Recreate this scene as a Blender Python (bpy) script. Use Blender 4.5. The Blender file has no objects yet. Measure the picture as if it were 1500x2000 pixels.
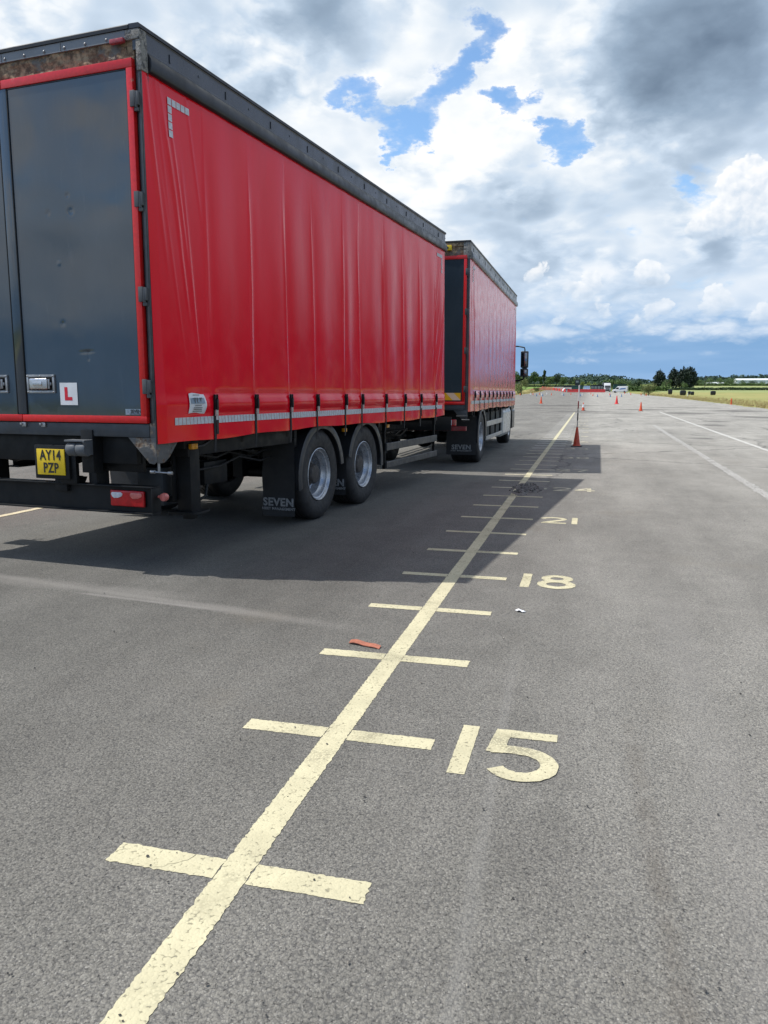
import bpy, bmesh, math, random
import numpy as np
from mathutils import Vector, Matrix, noise as mnoise
random.seed(7)
sc = bpy.context.scene
COL = sc.collection
PI = math.pi
R = math.radians

# ------------------------------------------------------------------ camera
cam = bpy.data.cameras.new('camera')
camo = bpy.data.objects.new('camera', cam)
COL.objects.link(camo)
PITCH, YAW, ROLL, CAMH, FPX = 0.1515, 0.2532, 0.0022, 1.4343, 1527.1
_f = Vector((-math.sin(YAW)*math.cos(PITCH), math.cos(YAW)*math.cos(PITCH), -math.sin(PITCH)))
_r = Vector((math.cos(YAW), math.sin(YAW), 0))
_u = _r.cross(_f)
_r2 = math.cos(ROLL)*_r + math.sin(ROLL)*_u
_u2 = -math.sin(ROLL)*_r + math.cos(ROLL)*_u
M = Matrix((_r2, _u2, -_f)).transposed().to_4x4()
M.translation = (0, 0, CAMH)
camo.matrix_world = M
cam.sensor_fit = 'VERTICAL'
cam.sensor_height = 36.0
cam.lens = FPX/2000*36.0
cam.clip_start = 0.05
cam.clip_end = 20000
sc.camera = camo

# ------------------------------------------------------------------ light
SUN_AZ, SUN_EL = -1.7564, 1.0354
S = Vector((math.sin(SUN_AZ)*math.cos(SUN_EL), math.cos(SUN_AZ)*math.cos(SUN_EL), math.sin(SUN_EL)))
sl = bpy.data.lights.new('sun', 'SUN')
sl.energy = 5.0
sl.angle = R(0.53)
sl.color = (1.0, 0.955, 0.89)
so = bpy.data.objects.new('sun', sl)
COL.objects.link(so)
so.rotation_euler = S.to_track_quat('Z', 'Y').to_euler()
sc.view_settings.view_transform = 'Standard'
sc.view_settings.look = 'None'
sc.view_settings.gamma = 1
sc.view_settings.exposure = 0.08


# ------------------------------------------------------------------ node helpers
class NT:
    def __init__(s, tree):
        s.t = tree
        tree.nodes.clear()

    def n(s, typ, **kw):
        nd = s.t.nodes.new(typ)
        for k, v in kw.items():
            setattr(nd, k, v)
        return nd

    def put(s, sock, v):
        if v is None:
            return
        if isinstance(v, bpy.types.NodeSocket):
            s.t.links.new(v, sock)
        elif isinstance(v, (tuple, list)) and len(v) == 3 and sock.type == 'RGBA':
            sock.default_value = (*v, 1)
        else:
            sock.default_value = v

    def m(s, op, a, b=None, c=None, clamp=False):
        nd = s.n('ShaderNodeMath', operation=op, use_clamp=clamp)
        for i, v in enumerate((a, b, c)):
            s.put(nd.inputs[i], v)
        return nd.outputs[0]

    def v(s, op, a, b=None, scale=None):
        nd = s.n('ShaderNodeVectorMath', operation=op)
        s.put(nd.inputs[0], a)
        if b is not None:
            s.put(nd.inputs[1], b)
        if scale is not None:
            s.put(nd.inputs['Scale'], scale)
        return nd.outputs['Value'] if op in ('DOT_PRODUCT', 'LENGTH', 'DISTANCE') else nd.outputs['Vector']

    def mix(s, f, a, b, blend='MIX'):
        nd = s.n('ShaderNodeMix', data_type='RGBA', blend_type=blend)
        s.put(nd.inputs[0], f)
        s.put(nd.inputs[6], a)
        s.put(nd.inputs[7], b)
        return nd.outputs[2]

    def noise(s, vec, scale, detail=2, rough=0.5, dist=0, col=False, lac=2.0):
        nd = s.n('ShaderNodeTexNoise')
        s.put(nd.inputs['Vector'], vec)
        nd.inputs['Scale'].default_value = scale
        nd.inputs['Detail'].default_value = detail
        nd.inputs['Roughness'].default_value = rough
        nd.inputs['Distortion'].default_value = dist
        nd.inputs['Lacunarity'].default_value = lac
        return nd.outputs['Color'] if col else nd.outputs['Fac']

    def vor(s, vec, scale, out='Distance', feature='F1', rnd=1.0):
        nd = s.n('ShaderNodeTexVoronoi', feature=feature)
        s.put(nd.inputs['Vector'], vec)
        nd.inputs['Scale'].default_value = scale
        nd.inputs['Randomness'].default_value = rnd
        return nd.outputs[out]

    def rng(s, x, a, b, c=0.0, d=1.0, smooth=True):
        nd = s.n('ShaderNodeMapRange', interpolation_type='SMOOTHSTEP' if smooth else 'LINEAR')
        s.put(nd.inputs['Value'], x)
        for k, q in zip(('From Min', 'From Max', 'To Min', 'To Max'), (a, b, c, d)):
            s.put(nd.inputs[k], q)
        return nd.outputs[0]

    def mapping(s, vec, scale=(1, 1, 1), rot=(0, 0, 0), loc=(0, 0, 0)):
        nd = s.n('ShaderNodeMapping')
        s.put(nd.inputs['Vector'], vec)
        nd.inputs['Scale'].default_value = scale
        nd.inputs['Rotation'].default_value = rot
        nd.inputs['Location'].default_value = loc
        return nd.outputs[0]

    def sep(s, vec):
        nd = s.n('ShaderNodeSeparateXYZ')
        s.put(nd.inputs[0], vec)
        return nd.outputs

    def comb(s, x, y, z):
        nd = s.n('ShaderNodeCombineXYZ')
        for i, q in enumerate((x, y, z)):
            s.put(nd.inputs[i], q)
        return nd.outputs[0]

    def bump(s, h, strength=0.5, dist=0.01, normal=None):
        nd = s.n('ShaderNodeBump')
        nd.inputs['Strength'].default_value = strength
        nd.inputs['Distance'].default_value = dist
        s.put(nd.inputs['Height'], h)
        if normal is not None:
            s.put(nd.inputs['Normal'], normal)
        return nd.outputs[0]


# ------------------------------------------------------------------ world: physical sky + cloud map on the sky
world = bpy.data.worlds.new('World')
sc.world = world
world.use_nodes = True
w = NT(world.node_tree)
tc = w.n('ShaderNodeTexCoord')
D = w.v('NORMALIZE', tc.outputs['Generated'])
sky = w.n('ShaderNodeTexSky')
sky.sky_type = 'NISHITA'
sky.sun_disc = False
sky.sun_elevation = SUN_EL
sky.sun_rotation = SUN_AZ % (2*PI)
sky.air_density = 1.0
sky.dust_density = 0.6
sky.ozone_density = 2.5
SKY_K = 0.15
dx, dy, dz = w.sep(D)
# billow space: puffs shrink towards the horizon
kz = w.m('ADD', w.m('MAXIMUM', dz, 0.0), 0.42)
Q = w.v('MULTIPLY', w.v('DIVIDE', D, w.comb(kz, kz, kz)), (1.0, 1.0, 1.25))
warp = w.v('SUBTRACT', w.noise(Q, 6.0, 7, 0.64, col=True), (0.5, 0.5, 0.5))
DW = w.v('NORMALIZE', w.v('ADD', D, w.v('SCALE', warp, scale=0.17)))
DG = w.v('NORMALIZE', w.v('ADD', D, w.v('SCALE', warp, scale=0.07)))


def billow(vec, scale, octs, rough=.55):
    """rounded lumps with creases between them"""
    acc, tot, amp = None, 0, 1.0
    for i in range(octs):
        n_ = w.noise(w.v('ADD', vec, (3.7*i, 1.3*i, 7.1*i)), scale*2.05**i, 0, .5)
        a_ = w.m('MULTIPLY', w.m('ABSOLUTE', w.m('MULTIPLY_ADD', n_, 2.0, -1.0)), amp*2.4)
        acc = a_ if acc is None else w.m('ADD', acc, a_)
        tot += amp
        amp *= rough
    return w.m('DIVIDE', acc, tot)


def blobs(lst, vec):
    acc = None
    for (x, y, z, rad, amp) in lst:
        c = Vector((x, y, z)).normalized()
        k = 1.0/(rad*rad)
        dt = w.v('DOT_PRODUCT', vec, tuple(c))
        e = w.m('EXPONENT', w.m('MULTIPLY_ADD', dt, 2*k, -2*k))
        acc = w.m('MULTIPLY', e, amp) if acc is None else w.m('MULTIPLY_ADD', e, amp, acc)
    return acc


# gaps (negative): direction, angular radius, strength
COVER = [(-.134, .912, .392, .017, -.36), (-.147, .922, .357, .019, -.38), (-.160, .930, .333, .021, -.36),
         (-.189, .937, .297, .018, -.37), (-.215, .933, .290, .018, -.34), (-.250, .914, .318, .017, -.32), (-.275, .914, .315, .016, -.22),
         (-.093, .941, .324, .018, -.46), (-.062, .955, .289, .017, -.39), (-.034, .958, .283, .018, -.36), (-.24, .94, .275, .010, -.3),
         (.085, .970, .222, .018, -.20), (.105, .97, .212, .012, -.10),
         (-.10, .935, .352, .020, .25), (-.12, .95, .305, .022, .30), (-.20, .925, .325, .014, .22),
         (-.55, -.78, .33, .13, -.55), (-.62, -.75, .22, .055, .50), (-.52, -.82, .25, .045, .40), (-.66, -.72, .30, .03, .35), (-.14, -.80, .55, .30, -.4), (-.30, -.72, .62, .20, -.4), (.5, -.6, .6, .3, -.5), (.9, -.2, .55, .25, -.4), (.8, .3, .6, .2, -.4), (-.8, -.4, .5, .3, -.4), (.0, -.9, .5, .8, -.10), (.8, .1, .5, .5, -.12)]  # unseen sky behind and beside the view: wide gaps added to lower the fill
GREY = [(.085, .926, .362, .085, .34), (.15, .93, .345, .070, .28), (.025, .940, .350, .045, .30), (.05, .93, .41, .07, .10), (.13, .93, .39, .09, .12), (.06, .95, .315, .03, .15),
        (-.289, .869, .402, .048, .34), (-.29, .86, .42, .06, .16), (-.40, .82, .40, .06, .08), (-.367, .875, .33, .04, .12),
        (.131, .978, .160, .022, .34), (.11, .96, .25, .05, .10), (.0, .975, .225, .05, .06), (-.10, .973, .205, .06, .08),
        (.03, .985, .16, .04, .08), (.06, .99, .12, .03, .12), (-.09, .985, .135, .05, .24), (-.11, .985, .10, .04, .2), (.02, .99, .115, .03, .22), (-.05, .985, .16, .03, .15),
        (-.60, -.79, .13, .07, .35), (-.25, -.85, .40, .16, .20), (.1, -.9, .35, .2, .3), (.8, .2, .5, .3, .25)]
WHITE = [(-.10, .935, .350, .026, .16), (-.105, .93, .378, .020, .2), (-.125, .95, .305, .030, .16), (-.145, .95, .275, .04, .12), (.14, .968, .215, .03, .08),
         (-.35, .90, .27, .06, .12), (-.24, .93, .27, .05, .10), (.0, .97, .25, .03, .12), (-.085, .96, .24, .03, .12)]
cover = blobs(COVER, DW)
grey = blobs(GREY, DG)
white = blobs(WHITE, DW)
QW = w.v('ADD', Q, w.v('SCALE', warp, scale=0.055))
NQ = w.noise(Q, 3.6, 9, 0.58)
LO = (-0.022, -0.004, 0.034)
B1 = billow(QW, 6.2, 5)
B2 = billow(w.v('ADD', QW, LO), 6.2, 3)
N1 = w.noise(Q, 3.6, 3, 0.5)
N2 = w.noise(w.v('ADD', Q, (-0.03, 0, 0.06)), 3.6, 3, 0.5)
dens = w.m('ADD', w.m('ADD', w.m('MULTIPLY', NQ, .75), w.m('MULTIPLY', B1, .20)), w.m('ADD', cover, 0.12))
alpha = w.m('ADD', w.m('MULTIPLY', w.rng(dens, 0.34, 0.50), .72), w.m('MULTIPLY', w.rng(w.m('ADD', dens, w.m('MULTIPLY_ADD', w.noise(Q, 13.0, 6, .65), .5, -.25)), 0.16, 0.50), .28))
low = w.rng(w.m('ADD', dz, w.m('MULTIPLY_ADD', B1, 0.06, -0.040)), 0.040, 0.105)
alpha = w.m('MULTIPLY', alpha, low)
crisp = w.rng(N1, .40, .62, .35, 1.0)
relief = w.m('MULTIPLY', w.m('SUBTRACT', B1, B2), 0.52)
relief = w.m('ADD', w.m('MULTIPLY', relief, crisp), w.m('MULTIPLY', w.m('SUBTRACT', N1, N2), 1.25))
relief = w.m('MULTIPLY', relief, w.rng(grey, .10, .45, 1.0, .30))
edge = w.rng(dens, 0.42, 0.60, 0.12, 0.0)
lit = w.m('ADD', w.m('ADD', w.m('ADD', 0.755, relief), edge), w.m('SUBTRACT', white, grey))
lit = w.m('ADD', lit, w.m('MULTIPLY_ADD', NQ, .4, -.2))
lit = w.m('MINIMUM', w.m('MAXIMUM', lit, 0.0), 1.0)
cr = w.n('ShaderNodeValToRGB')
els = cr.color_ramp.elements
els[0].position = 0.0
els[0].color = (0.125, 0.180, 0.260, 1)
els[1].position = 1.0
els[1].color = (1.0, 1.0, 1.0, 1)
e = els.new(0.35)
e.color = (0.32, 0.42, 0.545, 1)
e = els.new(0.62)
e.color = (0.58, 0.69, 0.82, 1)
e = els.new(0.82)
e.color = (0.84, 0.89, 0.94, 1)
w.put(cr.inputs[0], lit)
# distant veil: white-blue in the lower clouds, slate blue below them
base = w.n('ShaderNodeVectorMath', operation='MULTIPLY')
w.put(base.inputs[0], sky.outputs[0])
base.inputs[1].default_value = (SKY_K*1.02, SKY_K*1.18, SKY_K*1.26)
veil_c = w.mix(w.rng(dz, 0.0, 0.075), (0.25, 0.43, 0.70), (0.22, 0.40, 0.66))
veil_c = w.mix(w.rng(dz, 0.055, 0.13), veil_c, (0.50, 0.67, 0.88))
streak = w.noise(w.mapping(D, (3, 3, 30)), 1.6, 4, 0.5)
veil_c = w.mix(w.m('MULTIPLY', w.rng(streak, 0.45, 0.7), 0.30), veil_c, (0.40, 0.58, 0.84))
veil = w.rng(dz, 0.09, 0.20, 1.0, 0.0)
c0 = w.mix(veil, base.outputs[0], veil_c)
c1 = w.mix(alpha, c0, w.mix(w.rng(dz, 0.05, 0.24, 0.68, 0.0), cr.outputs[0], (0.56, 0.69, 0.86)))
# separate heaped clouds standing in front: sharp sunlit heads, grey feet
CUM = [(.152, .961, .226, .021, 1.0), (.170, .959, .222, .020, 1.0), (.130, .973, .193, .022, 1.0), (.158, .969, .192, .024, 1.0), (.112, .976, .184, .014, .8),
       (.137, .984, .111, .014, .9), (.130, .987, .097, .012, .8), (.066, .993, .092, .011, .9), (.046, .995, .086, .008, .7), (.083, .992, .099, .010, .7), (.182, .98, .089, .012, .9),
       (.061, .989, .137, .014, .8), (.077, .989, .131, .012, .7), (-.005, .992, .126, .016, .7), (-.02, .992, .118, .014, .6), (-.040, .995, .088, .012, .6), (.014, .995, .099, .013, .6), (-.065, .989, .140, .020, .6),]
DC = w.v('NORMALIZE', w.v('ADD', D, w.v('SCALE', warp, scale=0.035)))
csum, cshade = None, None
for (x, y, z, rad, amp) in CUM:
    c = Vector((x, y, z)).normalized()
    k = 1.0/(rad*rad)
    e_ = w.m('MULTIPLY', w.m('EXPONENT', w.m('MULTIPLY_ADD', w.v('DOT_PRODUCT', DC, tuple(c)), 2*k, -2*k)), amp)
    g_ = w.m('MULTIPLY', e_, w.m('MULTIPLY_ADD', dz, 1/rad, -c.z/rad))
    csum = e_ if csum is None else w.m('ADD', csum, e_)
    cshade = g_ if cshade is None else w.m('ADD', cshade, g_)
LB = billow(w.v('ADD', D, w.v('SCALE', warp, scale=.02)), 26.0, 4, .55)
LB2 = billow(w.v('ADD', w.v('ADD', D, w.v('SCALE', warp, scale=.02)), (-.004, 0, .006)), 26.0, 3, .55)
hd = w.m('ADD', csum, w.m('MULTIPLY_ADD', LB, .55, -.20))
foot = w.m('DIVIDE', cshade, w.m('MAXIMUM', csum, .05))
calpha = w.m('MULTIPLY', w.m('MULTIPLY', w.rng(hd, .42, .60), w.rng(csum, .10, .30)), w.rng(foot, -1.3, -.45))
clit = w.m('ADD', w.m('ADD', w.m('MULTIPLY', w.rng(foot, -.9, .7), .42), .50), w.m('MULTIPLY', w.m('SUBTRACT', LB, LB2), .40))
ccol = w.n('ShaderNodeValToRGB')
for e2, (ps, cc) in zip((ccol.color_ramp.elements[0], ccol.color_ramp.elements[1]), ((0.0, (.30, .40, .52, 1)), (1.0, (1.0, 1.0, 1.0, 1)))):
    e2.position = ps
    e2.color = cc
e2 = ccol.color_ramp.elements.new(.55)
e2.color = (.60, .70, .82, 1)
w.put(ccol.inputs[0], clit)
c1 = w.mix(w.m('MULTIPLY', calpha, w.rng(dz, .06, .20, .55, .92)), c1, w.mix(w.rng(dz, .06, .20, .25, 0), ccol.outputs[0], (.60, .72, .88)))
# dark and blue tints added to the unseen sky at right, for curtain reflections
reflect_dark = blobs([(.40, .91, .02, .085, .75), (.52, .85, .03, .12, .8), (.66, .74, .04, .14, .8), (.82, .56, .05, .16, .7)], DG)
reflect_blue = blobs([(.45, .84, .30, .17, .7), (.70, .60, .35, .25, .7)], DG)
c1 = w.mix(w.m('MINIMUM', reflect_blue, .75), c1, (.40, .54, .86))
c1 = w.mix(w.m('MINIMUM', reflect_dark, .88), c1, (.055, .070, .092))
bg = w.n('ShaderNodeBackground')
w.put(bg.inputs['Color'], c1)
bg.inputs['Strength'].default_value = 1.0
wo = w.n('ShaderNodeOutputWorld')
w.t.links.new(bg.outputs[0], wo.inputs['Surface'])
world.cycles.sampling_method = 'MANUAL'
world.cycles.sample_map_resolution = 512


# ------------------------------------------------------------------ materials
def new_mat(name):
    m = bpy.data.materials.new(name)
    m.use_nodes = True
    t = NT(m.node_tree)
    out = t.n('ShaderNodeOutputMaterial')
    b = t.n('ShaderNodeBsdfPrincipled')
    t.t.links.new(b.outputs[0], out.inputs['Surface'])
    return m, t, b, out


def mat(name, col, rough=0.5, metal=0.0, var=0.18, vs=5.0, bump=0.0, bs=60.0, spec=0.5, dust=0.0, rvar=0.1, dustcol=(0.16, 0.14, 0.12)):
    m, t, b, out = new_mat(name)
    P = t.n('ShaderNodeTexCoord').outputs['Object']
    f = t.noise(P, vs, 5, 0.6)
    lo = tuple(c*(1-var) for c in col)
    hi = tuple(min(1, c*(1+var)) for c in col)
    c = t.mix(t.rng(f, 0.3, 0.7), lo, hi)
    if dust:
        d = t.rng(t.noise(P, vs*2.3, 6, 0.65), 0.45, 0.75)
        c = t.mix(t.m('MULTIPLY', d, dust), c, dustcol)
    t.put(b.inputs['Base Color'], c)
    t.put(b.inputs['Roughness'], t.rng(t.noise(P, vs*1.7, 4, 0.6), 0.3, 0.7, max(0.02, rough-rvar), min(1, rough+rvar)))
    b.inputs['Metallic'].default_value = metal
    b.inputs['Specular IOR Level'].default_value = spec
    if bump:
        t.put(b.inputs['Normal'], t.bump(t.noise(P, bs, 4, 0.6), bump, 0.004))
    return m


def worn(name, col, under, rough=0.5, cover=0.5, scale=9, bump=0.5):
    """paint flaking off to what lies under it"""
    m, t, b, out = new_mat(name)
    P = t.n('ShaderNodeTexCoord').outputs['Object']
    n1 = t.noise(P, scale, 7, 0.62)
    n2 = t.noise(P, scale*3.1, 5, 0.7)
    msk = t.rng(n1, cover-0.04, cover+0.05)
    c = t.mix(msk, t.mix(t.rng(n2, .3, .7), tuple(x*0.8 for x in col), col), t.mix(t.rng(n2, .35, .68), under[0], under[1]))
    t.put(b.inputs['Base Color'], c)
    t.put(b.inputs['Roughness'], t.rng(msk, 0, 1, rough, 0.9))
    t.put(b.inputs['Normal'], t.bump(t.m('ADD', t.m('MULTIPLY', msk, -0.6), n2), bump, 0.006))
    return m


MT = {}
MT['rubber'] = mat('tyre rubber', (0.018, 0.018, 0.019), 0.62, var=.3, vs=9, bump=.15, bs=120, dust=.25, dustcol=(.06, .058, .055))
MT['black'] = mat('black painted steel', (0.008, 0.009, 0.010), 0.5, var=.3, bump=.08, dust=.12, dustcol=(.035, .033, .03), spec=.25)
MT['plastic'] = mat('black mudguard plastic', (0.030, 0.032, 0.036), 0.38, var=.25, bump=.1, bs=90, dust=.22, dustcol=(.07, .068, .065))
MT['flap'] = mat('mud flap rubber', (0.014, 0.015, 0.017), 0.6, var=.25, dust=.2, dustcol=(.04, .038, .035))
MT['fascia'] = mat('dark grey cant rail paint', (0.040, 0.045, 0.055), 0.27, var=.18, vs=3, bump=.03, dust=.10, dustcol=(.12, .115, .11))
MT['fascia_pale'] = mat('sun bleached grey cant rail', (0.16, 0.168, 0.176), 0.36, var=.12, vs=3, dust=.08, dustcol=(.28, .27, .25))
MT['rim_black'] = mat('black roof trim', (0.012, 0.012, 0.014), 0.38, var=.2)
MT['pelmet'] = mat('black pelmet sheet', (0.013, 0.014, 0.016), 0.40, var=.25, bump=.1, bs=18, dust=.06, dustcol=(.05, .05, .05))
MT['grey_dark'] = mat('slate door paint', (0.030, 0.040, 0.052), 0.16, var=.10, vs=2, rvar=.05, spec=.55)
MT['frame_grey'] = mat('grey steel post', (0.060, 0.064, 0.068), 0.5, var=.3, dust=.35, dustcol=(.12, .105, .09))
MT['sill'] = mat('slate rear sill', (0.040, 0.047, 0.054), 0.42, var=.2, dust=.25, dustcol=(.09, .085, .08))
MT['red_frame'] = worn('red door frame', (0.62, 0.012, 0.012), ((.30, .05, .03), (.5, .42, .38)), .3, .725, 10, .15)
MT['rust'] = worn('rusted header', (.13, .12, .10), ((.085, .055, .034), (.36, .265, .165)), .6, .42, 6, 1.0)
MT['rust_bracket'] = worn('rusted bracket paint', (.10, .10, .098), ((.07, .035, .02), (.33, .27, .20)), .55, .55, 7, .7)
MT['crumbled'] = worn('crumbled corner paint', (.07, .07, .07), ((.16, .155, .14), (.30, .29, .27)), .6, .42, 22, 1.0)
MT['steel'] = mat('bright steel', (0.55, 0.55, 0.56), 0.28, metal=1, var=.12, vs=14, bump=.05)
MT['steel_dull'] = mat('dull galvanised steel', (0.34, 0.345, 0.35), 0.45, metal=.85, var=.2, vs=12, dust=.3)
MT['rim'] = mat('silver wheel paint', (0.42, 0.44, 0.47), 0.33, metal=.55, var=.15, vs=14, dust=.2, dustcol=(.12, .1, .09))
MT['hub'] = mat('dirty wheel hub', (0.05, 0.045, 0.042), 0.6, var=.4, vs=20, bump=.2, dust=.4, dustcol=(.10, .07, .05))
MT['white'] = mat('white paint', (0.62, 0.63, 0.64), 0.35, var=.06)
MT['white_card'] = mat('white sticker', (0.66, 0.67, 0.68), 0.45, var=.06, vs=9)
MT['red_gloss'] = mat('red lettering', (0.60, 0.012, 0.03), 0.4, var=.08)
MT['red_lens'] = mat('red lamp lens', (0.42, 0.010, 0.014), 0.12, var=.2, vs=20)
MT['pink_lens'] = mat('faded red lens', (0.52, 0.14, 0.12), 0.15, var=.15, vs=30)
MT['clear_lens'] = mat('clear lamp lens', (0.55, 0.56, 0.58), 0.12, var=.15, vs=30)
MT['amber'] = mat('amber lamp lens', (0.62, 0.26, 0.01), 0.15, var=.15, vs=30)
MT['yellow'] = mat('yellow plate', (0.66, 0.46, 0.008), 0.4, var=.10, vs=8, dust=.1)
MT['ink'] = mat('black lettering', (0.012, 0.012, 0.012), 0.5, var=.1)
MT['letter_grey'] = mat('grey lettering', (0.24, 0.245, 0.25), 0.6, var=.35, vs=30)
MT['letter_dim'] = mat('dim grey lettering', (0.11, 0.115, 0.12), 0.6, var=.35, vs=30)
MT['sticker_blue'] = mat('pale blue sticker', (0.20, 0.26, 0.32), 0.4, var=.12)
MT['buffer'] = mat('grey buffer roller', (0.105, 0.115, 0.125), 0.5, var=.2, bump=.1)
MT['tape'] = mat('silver reflective tape', (0.50, 0.51, 0.53), 0.35, var=.14, vs=25, metal=.1)
MT['webbing'] = mat('black strap webbing', (0.014, 0.014, 0.015), 0.75, var=.3, bump=.3, bs=300)
MT['tank'] = mat('white grey tank cover', (0.50, 0.50, 0.47), 0.3, var=.08)
MT['alu'] = mat('aluminium side rail', (0.42, 0.42, 0.40), 0.42, metal=.5, var=.15, dust=.2)
MT['glass'] = mat('dark glass', (0.01, 0.012, 0.014), 0.04, var=.05, rvar=.01, spec=.8)
MT['mirror'] = mat('mirror glass', (0.22, 0.23, 0.25), 0.06, metal=1, var=.02, rvar=.01)
MT['orange'] = mat('orange cone plastic', (0.62, 0.075, 0.018), 0.5, var=.15, vs=9, dust=.15)
MT['orange_dark'] = mat('scuffed red cone plastic', (0.48, 0.060, 0.022), 0.5, var=.25, vs=12, dust=.25, dustcol=(.2, .08, .05))
MT['cone_red'] = mat('red cone plastic', (0.66, 0.030, 0.028), 0.45, var=.12, vs=9)
MT['cone_base'] = mat('black cone base', (0.02, 0.02, 0.02), 0.7, var=.3)
MT['sleeve'] = mat('white reflective sleeve', (0.66, 0.66, 0.66), 0.4, var=.1)
MT['pole_red'] = mat('dull red pole band', (0.20, 0.02, 0.022), 0.5, var=.15)
MT['pole_dark'] = mat('dark pole band', (0.03, 0.028, 0.03), 0.5, var=.15)
MT['barrier_red'] = mat('red barrier plastic', (0.44, 0.030, 0.028), 0.5, var=.3, vs=.8)
MT['green_box'] = mat('dark green cabin paint', (0.012, 0.07, 0.052), 0.5, var=.15)
MT['dark_cabin'] = mat('dark cabin cladding', (0.018, 0.024, 0.030), 0.5, var=.2)
MT['pale_blue'] = mat('pale blue cabin paint', (0.40, 0.53, 0.68), 0.4, var=.06)
MT['bale'] = mat('black bale wrap', (0.008, 0.008, 0.010), 0.3, var=.2, bump=.3, bs=8)
MT['bark'] = mat('bark', (0.09, 0.07, 0.05), 0.9, var=.3, bump=.5)
MT['greenhouse'] = mat('greenhouse glazing', (0.66, 0.70, 0.70), 0.3, var=.06)
MT['wood_pole'] = mat('weathered pole wood', (0.07, 0.06, 0.05), 0.9)
MT['orange_strip'] = mat('orange plastic strip', (0.33, 0.115, 0.07), 0.6, var=.25, vs=30, dust=.35, dustcol=(.25, .12, .08))
MT['soil'] = mat('red brown soil', (0.17, 0.065, 0.035), 0.95, var=.3, vs=.4, bump=.6, bs=3)


def curtain_mat(name, col, fade, spec=0.5, rough=.24, bmp=.06):
    m, t, b, out = new_mat(name)
    P = t.n('ShaderNodeTexCoord').outputs['Object']
    n1 = t.noise(t.mapping(P, (1, 1, .25)), 2.2, 6, 0.6)
    c = t.mix(t.rng(n1, .3, .7), col, fade)
    grime = t.rng(t.noise(t.mapping(P, (1, 2.0, .35)), 4.0, 6, 0.65), 0.52, 0.8)
    c = t.mix(t.m('MULTIPLY', grime, .05), c, (.22, .10, .09))
    t.put(b.inputs['Base Color'], c)
    t.put(b.inputs['Roughness'], t.rng(t.noise(P, 5, 5, .6), .3, .7, rough-.06, rough+.07))
    b.inputs['Specular IOR Level'].default_value = spec
    h = t.m('ADD', t.noise(t.mapping(P, (1, 1, .3)), 7, 4, .5), t.m('MULTIPLY', t.noise(P, 700, 2, .5), .02))
    t.put(b.inputs['Normal'], t.bump(h, bmp, .02))
    return m


MT['curtain'] = curtain_mat('glossy red curtain sheet', (0.72, 0.003, 0.013), (0.78, 0.005, 0.019), .26, .14)
MT['curtain_old'] = curtain_mat('faded red curtain sheet', (0.66, 0.040, 0.048), (0.70, 0.055, 0.060), .8, .20, .018)


def panel_mat():
    """dark slate door skin, sun faded and smeared"""
    m, t, b, out = new_mat('slate door skin')
    P = t.n('ShaderNodeTexCoord').outputs['Object']
    n1 = t.noise(t.mapping(P, (1, 1, .5)), 1.6, 6, .6)
    c = t.mix(t.rng(n1, .3, .7), (0.024, 0.036, 0.048), (0.034, 0.048, 0.062))
    sm = t.rng(t.noise(t.mapping(P, (3, 1, .6)), 5, 7, .7), .56, .8)
    c = t.mix(t.m('MULTIPLY', sm, .30), c, (.085, .10, .11))
    t.put(b.inputs['Base Color'], c)
    t.put(b.inputs['Roughness'], t.rng(t.noise(P, 3, 5, .6), .3, .7, .05, .12))
    b.inputs['Specular IOR Level'].default_value = .85
    t.put(b.inputs['Normal'], t.bump(t.noise(P, 1.8, 2, .4), .05, .05))
    return m


MT['door_skin'] = panel_mat()


def hazard_mat():
    m, t, b, out = new_mat('hazard stripes')
    P = t.n('ShaderNodeTexCoord').outputs['Object']
    x, y, z = t.sep(P)
    f = t.m('FRACT', t.m('MULTIPLY', t.m('ADD', x, z), 3.4))
    c = t.mix(t.m('GREATER_THAN', f, .5), (.66, .34, .008), (.60, .42, .32))
    t.put(b.inputs['Base Color'], c)
    b.inputs['Roughness'].default_value = .4
    return m


MT['hazard'] = hazard_mat()


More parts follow.
